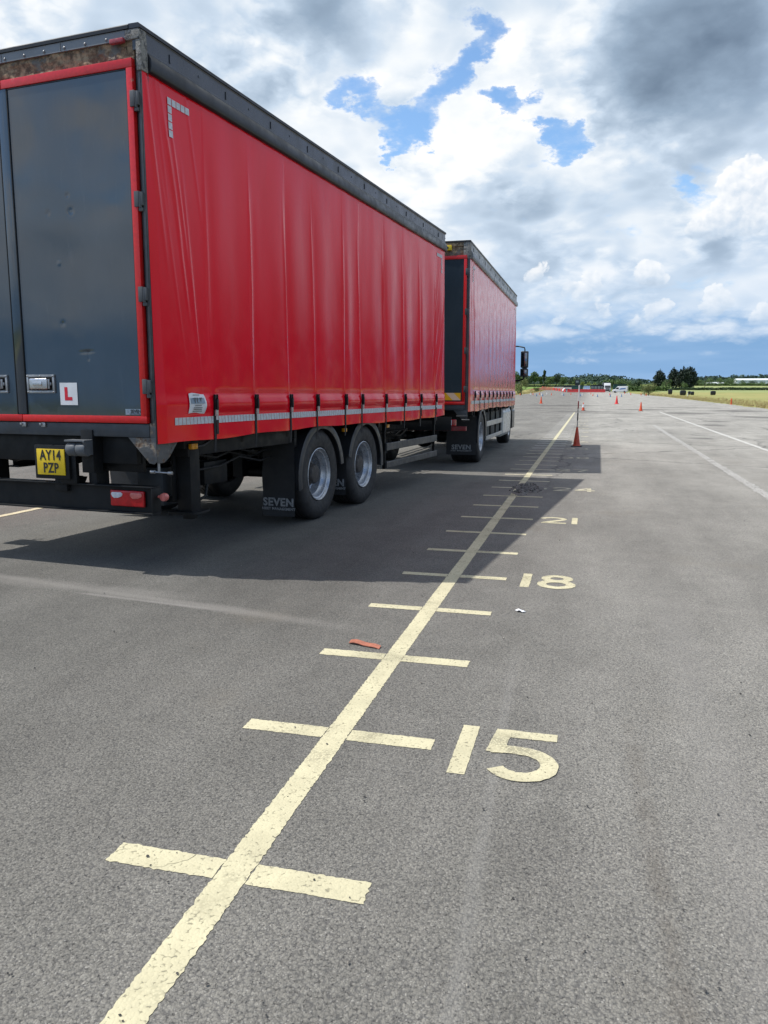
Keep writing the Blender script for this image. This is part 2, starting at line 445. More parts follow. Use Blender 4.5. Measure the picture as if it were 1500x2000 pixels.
def asphalt_mat():
    m, t, b, out = new_mat('worn asphalt')
    P = t.n('ShaderNodeNewGeometry').outputs['Position']
    x, y, z = t.sep(P)
    # aggregate
    pw = t.v('ADD', P, t.v('SCALE', t.noise(P, 60, 2, .5, col=True), scale=.012))
    d1 = t.vor(pw, 112)
    c1 = t.sep(t.vor(pw, 112, 'Color'))[0]
    pits = t.rng(t.noise(P, 88, 3, .6), .585, .68)
    d2 = t.vor(P, 260)
    c2 = t.sep(t.vor(P, 260, 'Color'))[0]
    mac = t.noise(P, 46, 5, .68)
    stone = t.m('ADD', t.m('MULTIPLY', c1, .55), t.m('MULTIPLY', c2, .45))
    col = t.mix(stone, (0.103, 0.099, 0.090), (0.188, 0.180, 0.160))
    col = t.mix(t.m('MULTIPLY', t.rng(d1, .42, .8), .55), col, (.045, .045, .047))
    col = t.mix(t.m('MULTIPLY', pits, .66), col, (.040, .038, .036))
    bright = t.rng(c2, .955, .99)
    col = t.mix(t.m('MULTIPLY', bright, .45), col, (.30, .29, .27))
    # broad weathering, and a tone ramp paler to the right and with distance
    n1 = t.noise(t.mapping(P, (1, .45, 1)), .55, 7, .62)
    n2 = t.noise(t.mapping(P, (1.0, .10, 1)), 2.2, 5, .6)
    n3 = t.noise(P, 3.5, 6, .65)
    k = t.m('ADD', t.rng(n1, .3, .7, .80, 1.20), t.rng(n2, .3, .7, -.07, .09))
    k = t.m('ADD', k, t.rng(n3, .3, .7, -.06, .06))
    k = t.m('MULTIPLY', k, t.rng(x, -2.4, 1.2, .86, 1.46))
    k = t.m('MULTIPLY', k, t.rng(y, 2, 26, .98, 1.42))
    k = t.m('MULTIPLY', k, t.rng(mac, .25, .75, .88, 1.12))
    kk = t.comb(k, k, k)
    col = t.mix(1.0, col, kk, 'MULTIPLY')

    def line(x0, y0, x1, y1, wd, n=None):
        a = Vector((x0, y0)); bb = Vector((x1, y1)); dr = (bb-a); L = dr.length; dr /= L
        rx = t.m('SUBTRACT', x, x0); ry = t.m('SUBTRACT', y, y0)
        al = t.m('ADD', t.m('MULTIPLY', rx, dr.x), t.m('MULTIPLY', ry, dr.y))
        ac = t.m('ABSOLUTE', t.m('SUBTRACT', t.m('MULTIPLY', rx, dr.y), t.m('MULTIPLY', ry, dr.x)))
        ac = t.m('ADD', ac, t.m('MULTIPLY_ADD', t.noise(P, 1.4, 5, .6), wd*1.2, -wd*.6))
        f = t.m('MULTIPLY', t.rng(ac, wd*1.1, wd*.1), t.m('MULTIPLY', t.rng(al, 0, L*.15), t.rng(al, L, L*.7)))
        return f
    dust = t.m('MAXIMUM', line(-4.9, 5.15, -1.0, 4.39, .10), t.m('MULTIPLY', line(-5.2, 5.05, -2.3, 4.80, .16), .7))
    col = t.mix(t.m('MULTIPLY', dust, .42), col, (.27, .255, .235))
    col = t.mix(t.m('MULTIPLY', line(-3.6, 4.78, -2.2, 4.6, .035), .32), col, (.34, .32, .30))
    trk = line(-.22, .6, -.35, 4.6, .036)
    col = t.mix(t.m('MULTIPLY', trk, .32), col, (.22, .214, .20))
    trk2 = line(.5, .6, .60, 6.5, .18)
    col = t.mix(t.m('MULTIPLY', trk2, .30), col, (.20, .192, .18))
    drk = t.m('MULTIPLY', line(.30, .8, .22, 3.8, .05), t.rng(t.noise(P, 5, 5, .7), .35, .6, .25, 1))
    col = t.mix(t.m('MULTIPLY', drk, .34), col, (.085, .070, .055))
    mud = t.m('MULTIPLY', t.rng(t.noise(P, .8, 5, .6), .56, .74), .30)
    col = t.mix(mud, col, (.155, .135, .105))
    # oil / patch stains
    for (sx, sy, rx_, ry_) in ((6.46, 43.7, .9, 1.6), (3.6, 27, .6, .8), (2.2, 58, 3, 1.2), (-4, 75, 5, 1.5), (9, 84, 5, 2), (10, 52, 1.8, 3), (4.9, 73, 3.0, 4.0), (5.5, 38, .8, 1.6), (-.2, 63, 3.5, 3.5), (7, 61, 2.5, 4), (12, 70, 3, 5), (9.5, 35, 1.2, 1.6), (-3, 92, 6, 6)):
        u = t.m('DIVIDE', t.m('SUBTRACT', x, sx), rx_)
        v_ = t.m('DIVIDE', t.m('SUBTRACT', y, sy), ry_)
        rr = t.m('SQRT', t.m('ADD', t.m('MULTIPLY', u, u), t.m('MULTIPLY', v_, v_)))
        rr = t.m('ADD', rr, t.m('MULTIPLY_ADD', t.noise(P, 1.1, 5, .7), 1.6, -.8))
        col = t.mix(t.rng(rr, 1.0, .4, 0, .62), col, (.062, .058, .054))
    crk = t.rng(t.vor(t.v('ADD', P, t.v('SCALE', t.noise(P, 1.2, 5, .6, col=True), scale=.9)), .16, feature='DISTANCE_TO_EDGE'), .0, .010, 1, 0)
    col = t.mix(t.m('MULTIPLY', crk, t.rng(y, 9, 16, 0, .6)), col, (.04, .04, .04))
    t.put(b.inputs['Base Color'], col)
    b.inputs['Roughness'].default_value = .86
    b.inputs['Specular IOR Level'].default_value = .3
    h = t.m('ADD', t.m('MULTIPLY', t.m('SUBTRACT', 1.0, d1), .8), t.m('MULTIPLY', t.m('SUBTRACT', 1.0, d2), .3))
    h = t.m('ADD', h, t.m('MULTIPLY', c1, .35))
    h = t.m('ADD', h, t.m('MULTIPLY', mac, 1.3))
    h = t.m('SUBTRACT', h, t.m('MULTIPLY', pits, .8))
    t.put(b.inputs['Normal'], t.bump(h, .74, .006))
    return m


MT['asphalt'] = asphalt_mat()


def paint_mat(name, col, wear=.60, edge=.0):
    m, t, b, out = new_mat(name)
    P = t.n('ShaderNodeNewGeometry').outputs['Position']
    x, y, z = t.sep(P)
    pw = t.v('ADD', P, t.v('SCALE', t.noise(P, 60, 2, .5, col=True), scale=.012))
    d1 = t.vor(pw, 95)
    mac = t.noise(P, 28, 5, .65)
    n1 = t.noise(P, 7, 6, .62)
    pits = t.rng(t.m('ADD', d1, t.m('MULTIPLY_ADD', n1, .5, -.25)), .66, .95)
    holes = t.rng(t.noise(P, 34, 4, .7), wear, wear+.05)
    worn_ = t.m('MULTIPLY', t.rng(t.noise(P, 2.2, 5, .65), .50, .72), .55)
    msk = t.m('MAXIMUM', t.m('MAXIMUM', t.m('MULTIPLY', pits, .55), holes), t.m('MULTIPLY', worn_, t.rng(d1, .25, .55)))
    crk = t.rng(t.vor(t.v('ADD', P, t.v('SCALE', t.noise(P, 5, 4, .6, col=True), scale=.2)), 2.2, feature='DISTANCE_TO_EDGE'), .004, .010, .8, 0)
    crk = t.m('MULTIPLY', crk, t.m('MULTIPLY', t.rng(t.noise(P, 1.1, 2), .5, .6), t.m('LESS_THAN', y, 2.2)))
    msk = t.m('MAXIMUM', msk, crk)
    c = t.mix(t.rng(t.noise(P, 3.4, 6, .65), .3, .72), col, tuple(q*.80 for q in col))
    c = t.mix(t.m('MULTIPLY', t.rng(t.noise(P, 45, 4, .7), .5, .75), .25), c, tuple(q*.55 for q in col))
    t.put(b.inputs['Base Color'], c)
    b.inputs['Roughness'].default_value = .75
    b.inputs['Specular IOR Level'].default_value = .3
    h = t.m('ADD', t.m('MULTIPLY', t.m('SUBTRACT', 1.0, d1), .5), t.m('MULTIPLY', mac, .8))
    t.put(b.inputs['Normal'], t.bump(h, .55, .005))
    tr = t.n('ShaderNodeBsdfTransparent')
    mx = t.n('ShaderNodeMixShader')
    t.put(mx.inputs[0], msk)
    t.t.links.new(b.outputs[0], mx.inputs[1])
    t.t.links.new(tr.outputs[0], mx.inputs[2])
    t.t.links.new(mx.outputs[0], out.inputs['Surface'])
    return m


MT['cream'] = paint_mat('cream line paint', (0.53, 0.490, 0.330), .67)
MT['cream_worn'] = paint_mat('worn cream line paint', (0.56, 0.52, 0.38), .68)
MT['white_line'] = paint_mat('white line paint', (0.52, 0.51, 0.48), .66)
MT['scuffed_line'] = paint_mat('scuffed white line paint', (0.44, 0.43, 0.405), .515)


def leaf_mat(name, dark, light, rough=.6):
    m, t, b, out = new_mat(name)
    g = t.n('ShaderNodeNewGeometry')
    P = t.n('ShaderNodeTexCoord').outputs['Object']
    f = t.m('ADD', t.m('MULTIPLY', g.outputs['Random Per Island'], .6), t.m('MULTIPLY', t.noise(P, .5, 3, .6), .5))
    t.put(b.inputs['Base Color'], t.mix(t.rng(f, .2, .9), dark, light))
    b.inputs['Roughness'].default_value = rough
    b.inputs['Specular IOR Level'].default_value = .25
    return m


MT['leaf_mid'] = leaf_mat('mid green leaves', (0.050, 0.088, 0.028), (0.125, 0.195, 0.060))
MT['leaf_dark'] = leaf_mat('dark green leaves', (0.026, 0.048, 0.022), (0.062, 0.105, 0.042))
MT['leaf_conifer'] = leaf_mat('conifer needles', (0.010, 0.020, 0.013), (0.026, 0.044, 0.026))
MT['leaf_yellow'] = leaf_mat('yellow green leaves', (0.10, 0.15, 0.03), (0.24, 0.29, 0.07))
MT['leaf_olive'] = leaf_mat('olive bush leaves', (0.075, 0.098, 0.028), (0.18, 0.205, 0.070))
MT['leaf_wood'] = leaf_mat('far woodland leaves', (0.030, 0.060, 0.046), (0.066, 0.108, 0.072))
MT['straw'] = leaf_mat('dry grass blades', (0.28, 0.20, 0.08), (0.48, 0.40, 0.20))


def field_mat(name, a, b_, c_, scale=.12):
    m, t, b, out = new_mat(name)
    P = t.n('ShaderNodeNewGeometry').outputs['Position']
    n1 = t.noise(t.mapping(P, (1, .35, 1)), scale, 7, .65)
    n2 = t.noise(P, scale*14, 5, .7)
    c = t.mix(t.rng(n1, .35, .65), a, b_)
    c = t.mix(t.m('MULTIPLY', t.rng(n2, .4, .7), .6), c, c_)
    t.put(b.inputs['Base Color'], c)
    b.inputs['Roughness'].default_value = .95
    b.inputs['Specular IOR Level'].default_value = .1
    t.put(b.inputs['Normal'], t.bump(t.m('ADD', n2, t.noise(P, 6, 4, .7)), .8, .12))
    return m


MT['dry'] = field_mat('dry golden grass', (0.31, 0.29, 0.12), (0.23, 0.255, 0.095), (0.24, 0.19, 0.08))
MT['land'] = field_mat('rough green land', (0.10, 0.14, 0.035), (0.15, 0.17, 0.05), (0.07, 0.10, 0.03))
MT['crop'] = field_mat('green crop', (0.14, 0.22, 0.06), (0.18, 0.26, 0.07), (0.10, 0.17, 0.05))
MT['crop_pale'] = field_mat('pale crop', (0.22, 0.26, 0.11), (0.27, 0.30, 0.13), (0.18, 0.22, 0.09))
MT['hill'] = field_mat('wooded hillside', (0.025, 0.050, 0.030), (0.035, 0.062, 0.036), (0.02, 0.035, 0.022))


def stone_mat():
    m, t, b, out = new_mat('loose stones')
    g = t.n('ShaderNodeNewGeometry')
    cr_ = t.n('ShaderNodeValToRGB')
    e_ = cr_.color_ramp.elements
    e_[0].color = (.02, .02, .021, 1)
    e_[1].color = (.36, .33, .28, 1)
    q = e_.new(.55); q.color = (.06, .058, .055, 1)
    q = e_.new(.85); q.color = (.15, .13, .11, 1)
    t.put(cr_.inputs[0], g.outputs['Random Per Island'])
    t.put(b.inputs['Base Color'], cr_.outputs[0])
    b.inputs['Roughness'].default_value = .85
    return m


MT['stones'] = stone_mat()
MT['rubble'] = mat('broken tarmac', (0.115, 0.110, 0.102), .95, var=.5, vs=30, bump=1.0, bs=60)


# ------------------------------------------------------------------ mesh helpers
class MB:
    def __init__(s):
        s.v = []
        s.f = []
        s.mi = []

    def add(s, verts, faces, mi=0):
        o = len(s.v)
        s.v += [tuple(p) for p in verts]
        s.f += [tuple(i+o for i in f) for f in faces]
        s.mi += [mi]*len(faces)
        return s

    def box(s, x0, x1, y0, y1, z0, z1, mi=0):
        x0, x1 = min(x0, x1), max(x0, x1)
        y0, y1 = min(y0, y1), max(y0, y1)
        z0, z1 = min(z0, z1), max(z0, z1)
        v = [(x0, y0, z0), (x1, y0, z0), (x1, y1, z0), (x0, y1, z0), (x0, y0, z1), (x1, y0, z1), (x1, y1, z1), (x0, y1, z1)]
        return s.add(v, [(3, 2, 1, 0), (4, 5, 6, 7), (0, 1, 5, 4), (1, 2, 6, 5), (2, 3, 7, 6), (3, 0, 4, 7)], mi)

    def prism(s, prof, axis, a, b, mi=0):
        """closed outline extruded along an axis; prof in the other two axes (x->(y,z), y->(x,z), z->(x,y))"""
        n = len(prof)

        def pt(u, v_, t_):
            return (t_, u, v_) if axis == 'x' else ((u, t_, v_) if axis == 'y' else (u, v_, t_))
        v = [pt(u, q, a) for u, q in prof]+[pt(u, q, b) for u, q in prof]
        area = sum(prof[i][0]*prof[(i+1) % n][1]-prof[(i+1) % n][0]*prof[i][1] for i in range(n))
        flip = (area < 0) != (axis == 'y')
        if b < a:
            flip = not flip
        fs = [tuple(range(n-1, -1, -1)), tuple(range(n, 2*n))]+[(i, (i+1) % n, n+(i+1) % n, n+i) for i in range(n)]
        if flip:
            fs = [tuple(reversed(f)) for f in fs]
        return s.add(v, fs, mi)

    def tube(s, path, r, n=10, mi=0, caps=True):
        path = [Vector(p) for p in path]
        rs = r if isinstance(r, (list, tuple)) else [r]*len(path)
        V = []
        up = None
        for i, p in enumerate(path):
            d = (path[min(i+1, len(path)-1)]-path[max(i-1, 0)]).normalized()
            if up is None:
                up = d.orthogonal().normalized()
            up = (up-d*up.dot(d)).normalized()
            sd = d.cross(up)
            for k in range(n):
                a = 2*PI*k/n
                V.append(p+(up*math.cos(a)+sd*math.sin(a))*rs[i])
        F = []
        for i in range(len(path)-1):
            for k in range(n):
                F.append((i*n+k, i*n+(k+1) % n, (i+1)*n+(k+1) % n, (i+1)*n+k))
        if caps:
            F.append(tuple(range(n-1, -1, -1)))
            F.append(tuple(range((len(path)-1)*n, len(path)*n)))
        return s.add(V, F, mi)

    def lathe(s, prof, axis='x', c=(0, 0, 0), n=48, mi=0, caps=False):
        """prof: (radius, offset along axis)"""
        V = []
        for r_, h in prof:
            for k in range(n):
                a = 2*PI*k/n
                ca, sa = r_*math.cos(a), r_*math.sin(a)
                p = (h, ca, sa) if axis == 'x' else ((sa, h, ca) if axis == 'y' else (ca, sa, h))
                V.append((p[0]+c[0], p[1]+c[1], p[2]+c[2]))
        F = []
        for i in range(len(prof)-1):
            for k in range(n):
                F.append((i*n+k, i*n+(k+1) % n, (i+1)*n+(k+1) % n, (i+1)*n+k))
        if caps and prof[0][0] > 1e-6:
            F.append(tuple(range(n-1, -1, -1)))
        if caps and prof[-1][0] > 1e-6:
            F.append(tuple(range((len(prof)-1)*n, len(prof)*n)))
        return s.add(V, F, mi)

    def ball(s, c, rx, ry=None, rz=None, n=12, m_=8, mi=0):
        ry = ry or rx
        rz = rz or rx
        prof = [(math.sin(PI*i/m_), -math.cos(PI*i/m_)) for i in range(m_+1)]
        V = []
        for r_, h in prof:
            for k in range(n):
                a = 2*PI*k/n
                V.append((c[0]+rx*r_*math.cos(a), c[1]+ry*r_*math.sin(a), c[2]+rz*h))
        F = [(i*n+k, i*n+(k+1) % n, (i+1)*n+(k+1) % n, (i+1)*n+k) for i in range(m_) for k in range(n)]
        return s.add(V, F, mi)

    def grid(s, fn, nu, nv, mi=0):
        V = [fn(i/nu, j/nv) for j in range(nv+1) for i in range(nu+1)]
        F = [(j*(nu+1)+i, j*(nu+1)+i+1, (j+1)*(nu+1)+i+1, (j+1)*(nu+1)+i) for j in range(nv) for i in range(nu)]
        return s.add(V, F, mi)

    def mesh(s, name, mats, bevel=0, smooth=None, seg=2):
        me = bpy.data.meshes.new(name)
        me.from_pydata(s.v, [], s.f)
        for q in (mats if isinstance(mats, (list, tuple)) else [mats]):
            me.materials.append(q)
        me.polygons.foreach_set('material_index', s.mi)
        if bevel:
            bm = bmesh.new()
            bm.from_mesh(me)
            bmesh.ops.remove_doubles(bm, verts=bm.verts, dist=1e-5)
            ed = [e_ for e_ in bm.edges if len(e_.link_faces) == 2 and e_.calc_face_angle(0) > R(25)]
            bmesh.ops.bevel(bm, geom=ed, offset=bevel, segments=seg, profile=.6, affect='EDGES', clamp_overlap=True)
            bm.to_mesh(me)
            bm.free()
        me.update()
        if smooth is None:
            smooth = 40 if bevel else 0
        if smooth:
            me.polygons.foreach_set('use_smooth', [True]*len(me.polygons))
            me.set_sharp_from_angle(angle=R(smooth))
        return me

    def build(s, name, mats, parent=None, bevel=0, smooth=None, seg=2, loc=None):
        o = bpy.data.objects.new(name, s.mesh(name, mats, bevel, smooth, seg))
        COL.objects.link(o)
        if parent is not None:
            o.parent = parent
        if loc:
            o.location = loc
        return o


def empty(name, loc=(0, 0, 0), rz=0):
    o = bpy.data.objects.new(name, None)
    o.empty_display_size = .3
    COL.objects.link(o)
    o.location = loc
    o.rotation_euler = (0, 0, rz)
    return o


def tag(o, label=None, cat=None, group=None, kind=None):
    for k, q in (('label', label), ('category', cat), ('group', group), ('kind', kind)):
        if q:
            o[k] = q
    return o


def kids(o):
    return [c for c in bpy.data.objects if c.parent == o]


def copy_tree(o, parent=None):
    c = o.copy()
    COL.objects.link(c)
    if parent is not None:
        c.parent = parent
    for ch in kids(o):
        copy_tree(ch, c)
    return c


def text_mesh(body, size, depth=.001, bold=0.0, align='CENTER', spacing=1.0, sx=1.0):
    cu = bpy.data.curves.new('lettering', 'FONT')
    cu.body = body
    cu.size = size
    cu.extrude = depth
    cu.offset = bold
    cu.align_x = align
    cu.align_y = 'CENTER'
    cu.space_character = spacing
    cu.resolution_u = 3
    ob = bpy.data.objects.new('lettering_curve', cu)
    COL.objects.link(ob)
    bpy.context.view_layer.update()
    dg = bpy.context.evaluated_depsgraph_get()
    me = bpy.data.meshes.new_from_object(ob.evaluated_get(dg))
    bpy.data.objects.remove(ob)
    bpy.data.curves.remove(cu)
    if sx != 1.0:
        me.transform(Matrix.Diagonal((sx, 1, 1, 1)))
    return me


def lettering(body, size, m, parent, loc, facing='rear', bold=0.0, depth=.001, spacing=1.0, sx=1.0, name='lettering', tilt=0):
    me = text_mesh(body, size, depth, bold, 'CENTER', spacing, sx)
    me.materials.clear()
    me.materials.append(m)
    o = bpy.data.objects.new(name, me)
    COL.objects.link(o)
    o.parent = parent
    o.location = loc
    if facing == 'rear':
        o.rotation_euler = (R(90), tilt, 0)
    elif facing == 'right':
        o.rotation_euler = (R(90), 0, R(90))
    return o


# ------------------------------------------------------------------ setting
def gz(Y):
    if Y < 60:
        return 0.0
    if Y < 400:
        return 2.5e-5*(Y-60)**2
    if Y < 800:
        return 2.89+.017*(Y-400)
    return 9.69+.012*(Y-800)


YS = [-60, -20, 0, 20, 40, 60]+list(range(70, 400, 10))+list(range(400, 820, 30))+[850, 1000, 1300, 1800, 2600, 4000]


def edge_r(Y):
    pts = [(-60, 14), (60, 15.2), (79, 16), (107, 17.3), (155, 18.4), (208, 18.6), (268, 16), (312, 13.6), (345, 10.5), (420, 0), (640, -18.5)]
    return float(np.interp(Y, [p[0] for p in pts], [p[1] for p in pts]))


def edge_l(Y):
    pts = [(-60, -26), (180, -22), (246, -21.1), (290, -19.8), (357, -19.9), (512, -22.2), (640, -25)]
    return float(np.interp(Y, [p[0] for p in pts], [p[1] for p in pts]))


def strip(name, m, fl, fr, y0, y1, dz, nx=6, wob=0.0, kind='structure', parent=None):
    ys = [y for y in YS if y0 < y < y1]
    ys = [y0]+ys+[y1]
    if wob:
        ys = list(np.linspace(y0, y1, max(2, int((y1-y0)/1.5))))
    b = MB()
    V = []
    for y in ys:
        a, c = fl(y), fr(y)
        if wob:
            a += wob*mnoise.noise((y*.21, 3.1, 0))+wob*.5*mnoise.noise((y*.8, 7.1, 0))
            c += wob*mnoise.noise((y*.21, 9.7, 0))+wob*.5*mnoise.noise((y*.8, 1.7, 0))
        for i in range(nx+1):
            V.append((a+(c-a)*i/nx, y, gz(y)+dz))
    F = [(j*(nx+1)+i, j*(nx+1)+i+1, (j+1)*(nx+1)+i+1, (j+1)*(nx+1)+i) for j in range(len(ys)-1) for i in range(nx)]
    b.add(V, F)
    o = b.build(name, m, parent, smooth=60)
    if kind:
        tag(o, kind=kind)
    return o


strip('ground', MT['land'], lambda y: -3000, lambda y: 3000, -60, 4000, -.06, 40)
tarmac = strip('tarmac', MT['asphalt'], edge_l, edge_r, -60, 640, 0, 8, wob=.5)
strip('dry_grass_verge', MT['dry'], lambda y: edge_r(y)-1.2, lambda y: edge_r(y)+10+float(np.interp(y, [0, 200, 330], [200, 120, 60])), -60, 332, -.02, 12, wob=.6)
strip('dry_grass_strip', MT['dry'], lambda y: edge_l(y)-6-float(np.interp(y, [200, 400, 640], [10, 4, 1])), lambda y: edge_l(y)+1.0, -60, 640, -.03, 4, wob=.8)
strip('crop_field', MT['crop'], lambda y: edge_l(y)-220, lambda y: edge_l(y)-8-float(np.interp(y, [200, 400, 640], [8, 4, -2])), 310, 640, -.01, 6, wob=.5)
strip('green_meadow', MT['crop_pale'], lambda y: 28.0, lambda y: 300.0, 332, 400, -.01, 6, wob=.5)
strip('pale_field', MT['crop_pale'], lambda y: 40.0, lambda y: 420.0, 412, 640, .02, 8, wob=.5)


def at(px, Y, z=None):
    """a point on the land at distance Y along the photograph's column px (used once, to read positions off)"""
    a = (px-750)/FPX
    d = _f+_r2*a+_u2*(1000-765)/FPX
    x = d.x/d.y*Y
    return (x, Y, gz(Y) if z is None else z)


# hills
def hill(name, xs, tops, Y, depth, m):
    b = MB()
    n = 90

    def fn(u, v_):
        x = xs[0]+(xs[-1]-xs[0])*u
        h = float(np.interp(x, xs, tops))-gz(Y)
        p = math.sin(PI*min(1, v_*1.0))**.8 if v_ < .5 else 1-(v_-.5)*.3
        yy = Y-depth*.6+depth*1.8*v_
        return (x, yy, gz(Y)-2+(h+2)*p+1.2*mnoise.noise((x*.02, yy*.02, 0)))
    b.grid(fn, n, 14)
    return tag(b.build(name, m, smooth=60), kind='structure')


hl_x, hl_t = [-260, -150, -90, -45, -20, 0, 25, 45, 62, 80], [22, 21, 20, 20.5, 21, 23.0, 21.5, 19, 15, 12]
hr_x, hr_t = [95, 125, 150, 175, 215, 260, 330], [16, 19.5, 21, 22, 23.5, 22.5, 21]
hill('hills', hl_x, hl_t, 1000, 120, MT['hill'])
hill('hills', hr_x, hr_t, 1100, 120, MT['hill'])


def leaf_quad(V, F, p, r_, rnd):
    d = Vector((rnd.gauss(0, 1), rnd.gauss(0, 1), rnd.gauss(0, 1))).normalized()
    a = d.orthogonal().normalized()
    c = d.cross(a)
    o = len(V)
    k = rnd.uniform(.6, 1.25)*r_
    V += [tuple(p+a*k), tuple(p+c*k*.8), tuple(p-a*k), tuple(p-c*k*.8)]
    F.append((o, o+1, o+2, o+3))


def wood_on(xs, tops, Y, depth, seed):
    rnd = random.Random(seed)
    V, F = [], []
    x = xs[0]
    for i in range(420):
        x = rnd.uniform(xs[0], xs[-1])
        t_ = float(np.interp(x, xs, tops))
        q = rnd.random()
        base_h = gz(Y)+(t_-gz(Y))*q
        yy = Y-depth*.6+depth*.9*(q**1.3)
        R_ = rnd.uniform(2.2, 4.6)
        for k in range(26):
            d = Vector((rnd.gauss(0, 1), rnd.gauss(0, 1), abs(rnd.gauss(0, 1)))).normalized()
            leaf_quad(V, F, Vector((x, yy, base_h))+Vector((d.x*R_, d.y*R_, d.z*R_*.9)), 1.1, rnd)
    b = MB()
    b.add(V, F)
    return tag(b.build('distant_wood', MT['leaf_wood']), kind='stuff')


tag(wood_on(hl_x, hl_t, 1000, 120, 1), 'dark wooded ridge behind the white lorry and cabins', 'wood')
tag(wood_on(hr_x, hr_t, 1100, 120, 2), 'dark wooded ridge beyond the white greenhouse', 'wood')

# ------------------------------------------------------------------ painted markings (parts of the tarmac)
X0, T14 = -0.978, 1.993
rj = random.Random(3)


def ragged(pts, step=.02, jit=.004):
    out = []
    n = len(pts)
    for i in range(n):
        a, c = Vector(pts[i]), Vector(pts[(i+1) % n])
        k = max(1, int((c-a).length/step))
        nr = Vector((-(c-a).y, (c-a).x)).normalized() if (c-a).length else Vector((0, 0))
        for j in range(k):
            p = a+(c-a)*j/k
            out.append(tuple(p+nr*rj.gauss(0, jit)))
    return out


def marking(name, polys, m, z=.004, step=.02, jit=.004):
    b = MB()
    for pl in polys:
        pl = ragged(pl, step, jit) if step else pl
        area = sum(pl[i][0]*pl[(i+1) % len(pl)][1]-pl[(i+1) % len(pl)][0]*pl[i][1] for i in range(len(pl)))
        if area < 0:
            pl = pl[::-1]
        b.add([(x, y, gz(y)+z) for x, y in pl], [tuple(range(len(pl)))])
    return b.build(name, m, tarmac)


# centre line in butted lengths, broken where the loose tarmac lies
LW = .0505
cl = []
yy = -3.0
while yy < 60.6:
    st = 1.2 if yy < 12 else 5.0
    cl.append((yy, min(yy+st, 60.8)))
    yy += st
b = MB()
for (a, c) in cl:
    nseg = max(2, int((c-a)/(.010 if a < 8 else .08)))
    V = []
    for i in range(nseg+1):
        y = a+(c-a)*i/nseg
        jl, jr = rj.gauss(0, .0018), rj.gauss(0, .0018)
        if i in (0, nseg):
            jl = jr = 0
        V += [(X0-LW+jl, y, gz(y)+.002), (X0+LW+jr, y, gz(y)+.002)]
    b.add(V, [(2*i, 2*i+1, 2*i+3, 2*i+2) for i in range(nseg)])
b.build('painted_centre_line', MT['cream'], tarmac)
HL = .414
for k in range(11, 73):
    y = T14+(k-14)
    th = .050 if k < 17 else (.045 if k < 20 else .042)
    m = MT['cream'] if k < 24 else (MT['cream_worn'] if k < 33 else MT['white_line'])
    if k >= 33:
        th = .062
    sl_ = 0.0
    st = .010 if k < 20 else .1
    marking('distance_tick', [[(X0-HL, y-th), (X0-LW-.003, y-th), (X0-LW-.003, y+th), (X0-HL, y+th)],
                              [(X0+LW+.003, y-th), (X0+HL, y-th), (X0+HL, y+th), (X0+LW+.003, y+th)]], m, .002, st, .0016)


def stroke(pts, wd):
    """a flat ribbon along a polyline -> list of quads' outline"""
    P_ = [Vector(p) for p in pts]
    L_, R_ = [], []
    for i, p in enumerate(P_):
        d = (P_[min(i+1, len(P_)-1)]-P_[max(i-1, 0)]).normalized()
        nr = Vector((-d.y, d.x))
        j1, j2 = rj.gauss(0, .0014), rj.gauss(0, .0014)
        L_.append(p+nr*(wd/2+j1))
        R_.append(p-nr*(wd/2+j2))
    return L_, R_


def arc(cx, cy, rx, ry, a0, a1, n=28):
    return [(cx+rx*math.cos(R(a0+(a1-a0)*i/n)), cy+ry*math.sin(R(a0+(a1-a0)*i/n))) for i in range(n+1)]


def dens_line(pts, st=.02):
    out = []
    for i in range(len(pts)-1):
        a, c = Vector(pts[i]), Vector(pts[i+1])
        k = max(1, int((c-a).length/st))
        out += [tuple(a+(c-a)*j/k) for j in range(k)]
    return out+[tuple(pts[-1])]


# digits in a box about .28 wide and .42 high, origin at the lower left
DIG = {
    '0': [arc(.14, .21, .11, .175, 0, 360, 48)],
    '1': [dens_line([(.075, 0), (.075, .425)])],
    '2': [arc(.14, .295, .105, .095, 170, -25)+dens_line([(.225, .235), (.05, .035), (.27, .035)])],
    '3': [arc(.13, .30, .095, .085, 150, -80)+arc(.13, .125, .11, .095, 80, -150)],
    '4': [dens_line([(.20, 0), (.20, .40), (.02, .13), (.28, .13)])],
    '5': [dens_line([(.272, .387), (.018, .387)]), dens_line([(.050, .400), (.030, .205)]), dens_line([(.012, .232), (.10, .240)])+arc(.142, .132, .110, .104, 88, -150)],
    '6': [arc(.14, .13, .10, .10, 0, 360, 40), dens_line([(.05, .17), (.16, .42)])],
    '7': [dens_line([(.01, .385), (.25, .385), (.10, 0)])],
    '8': [arc(.14, .31, .085, .078, 0, 360, 40), arc(.14, .125, .108, .095, 0, 360, 44)],
    '9': [arc(.14, .29, .10, .10, 0, 360, 40), dens_line([(.23, .26), (.12, 0)])],
}


def number(txt, xs, yc, m, sx=1.0, wd=.070):
    b = MB()
    z = .002
    for ch, cur in zip(txt, xs):
        for ln in DIG[ch]:
            pts = [(cur+p[0]*sx, yc+(p[1]-.21)*1.05) for p in ln]
            L_, R_ = stroke(pts, wd)
            V = []
            for a, c in zip(L_, R_):
                V += [(a.x, a.y, gz(a.y)+z), (c.x, c.y, gz(c.y)+z)]
            b.add(V, [(2*i, 2*i+1, 2*i+3, 2*i+2) for i in range(len(L_)-1)])
            z += .0008
    return b.build('painted_number', m, tarmac)


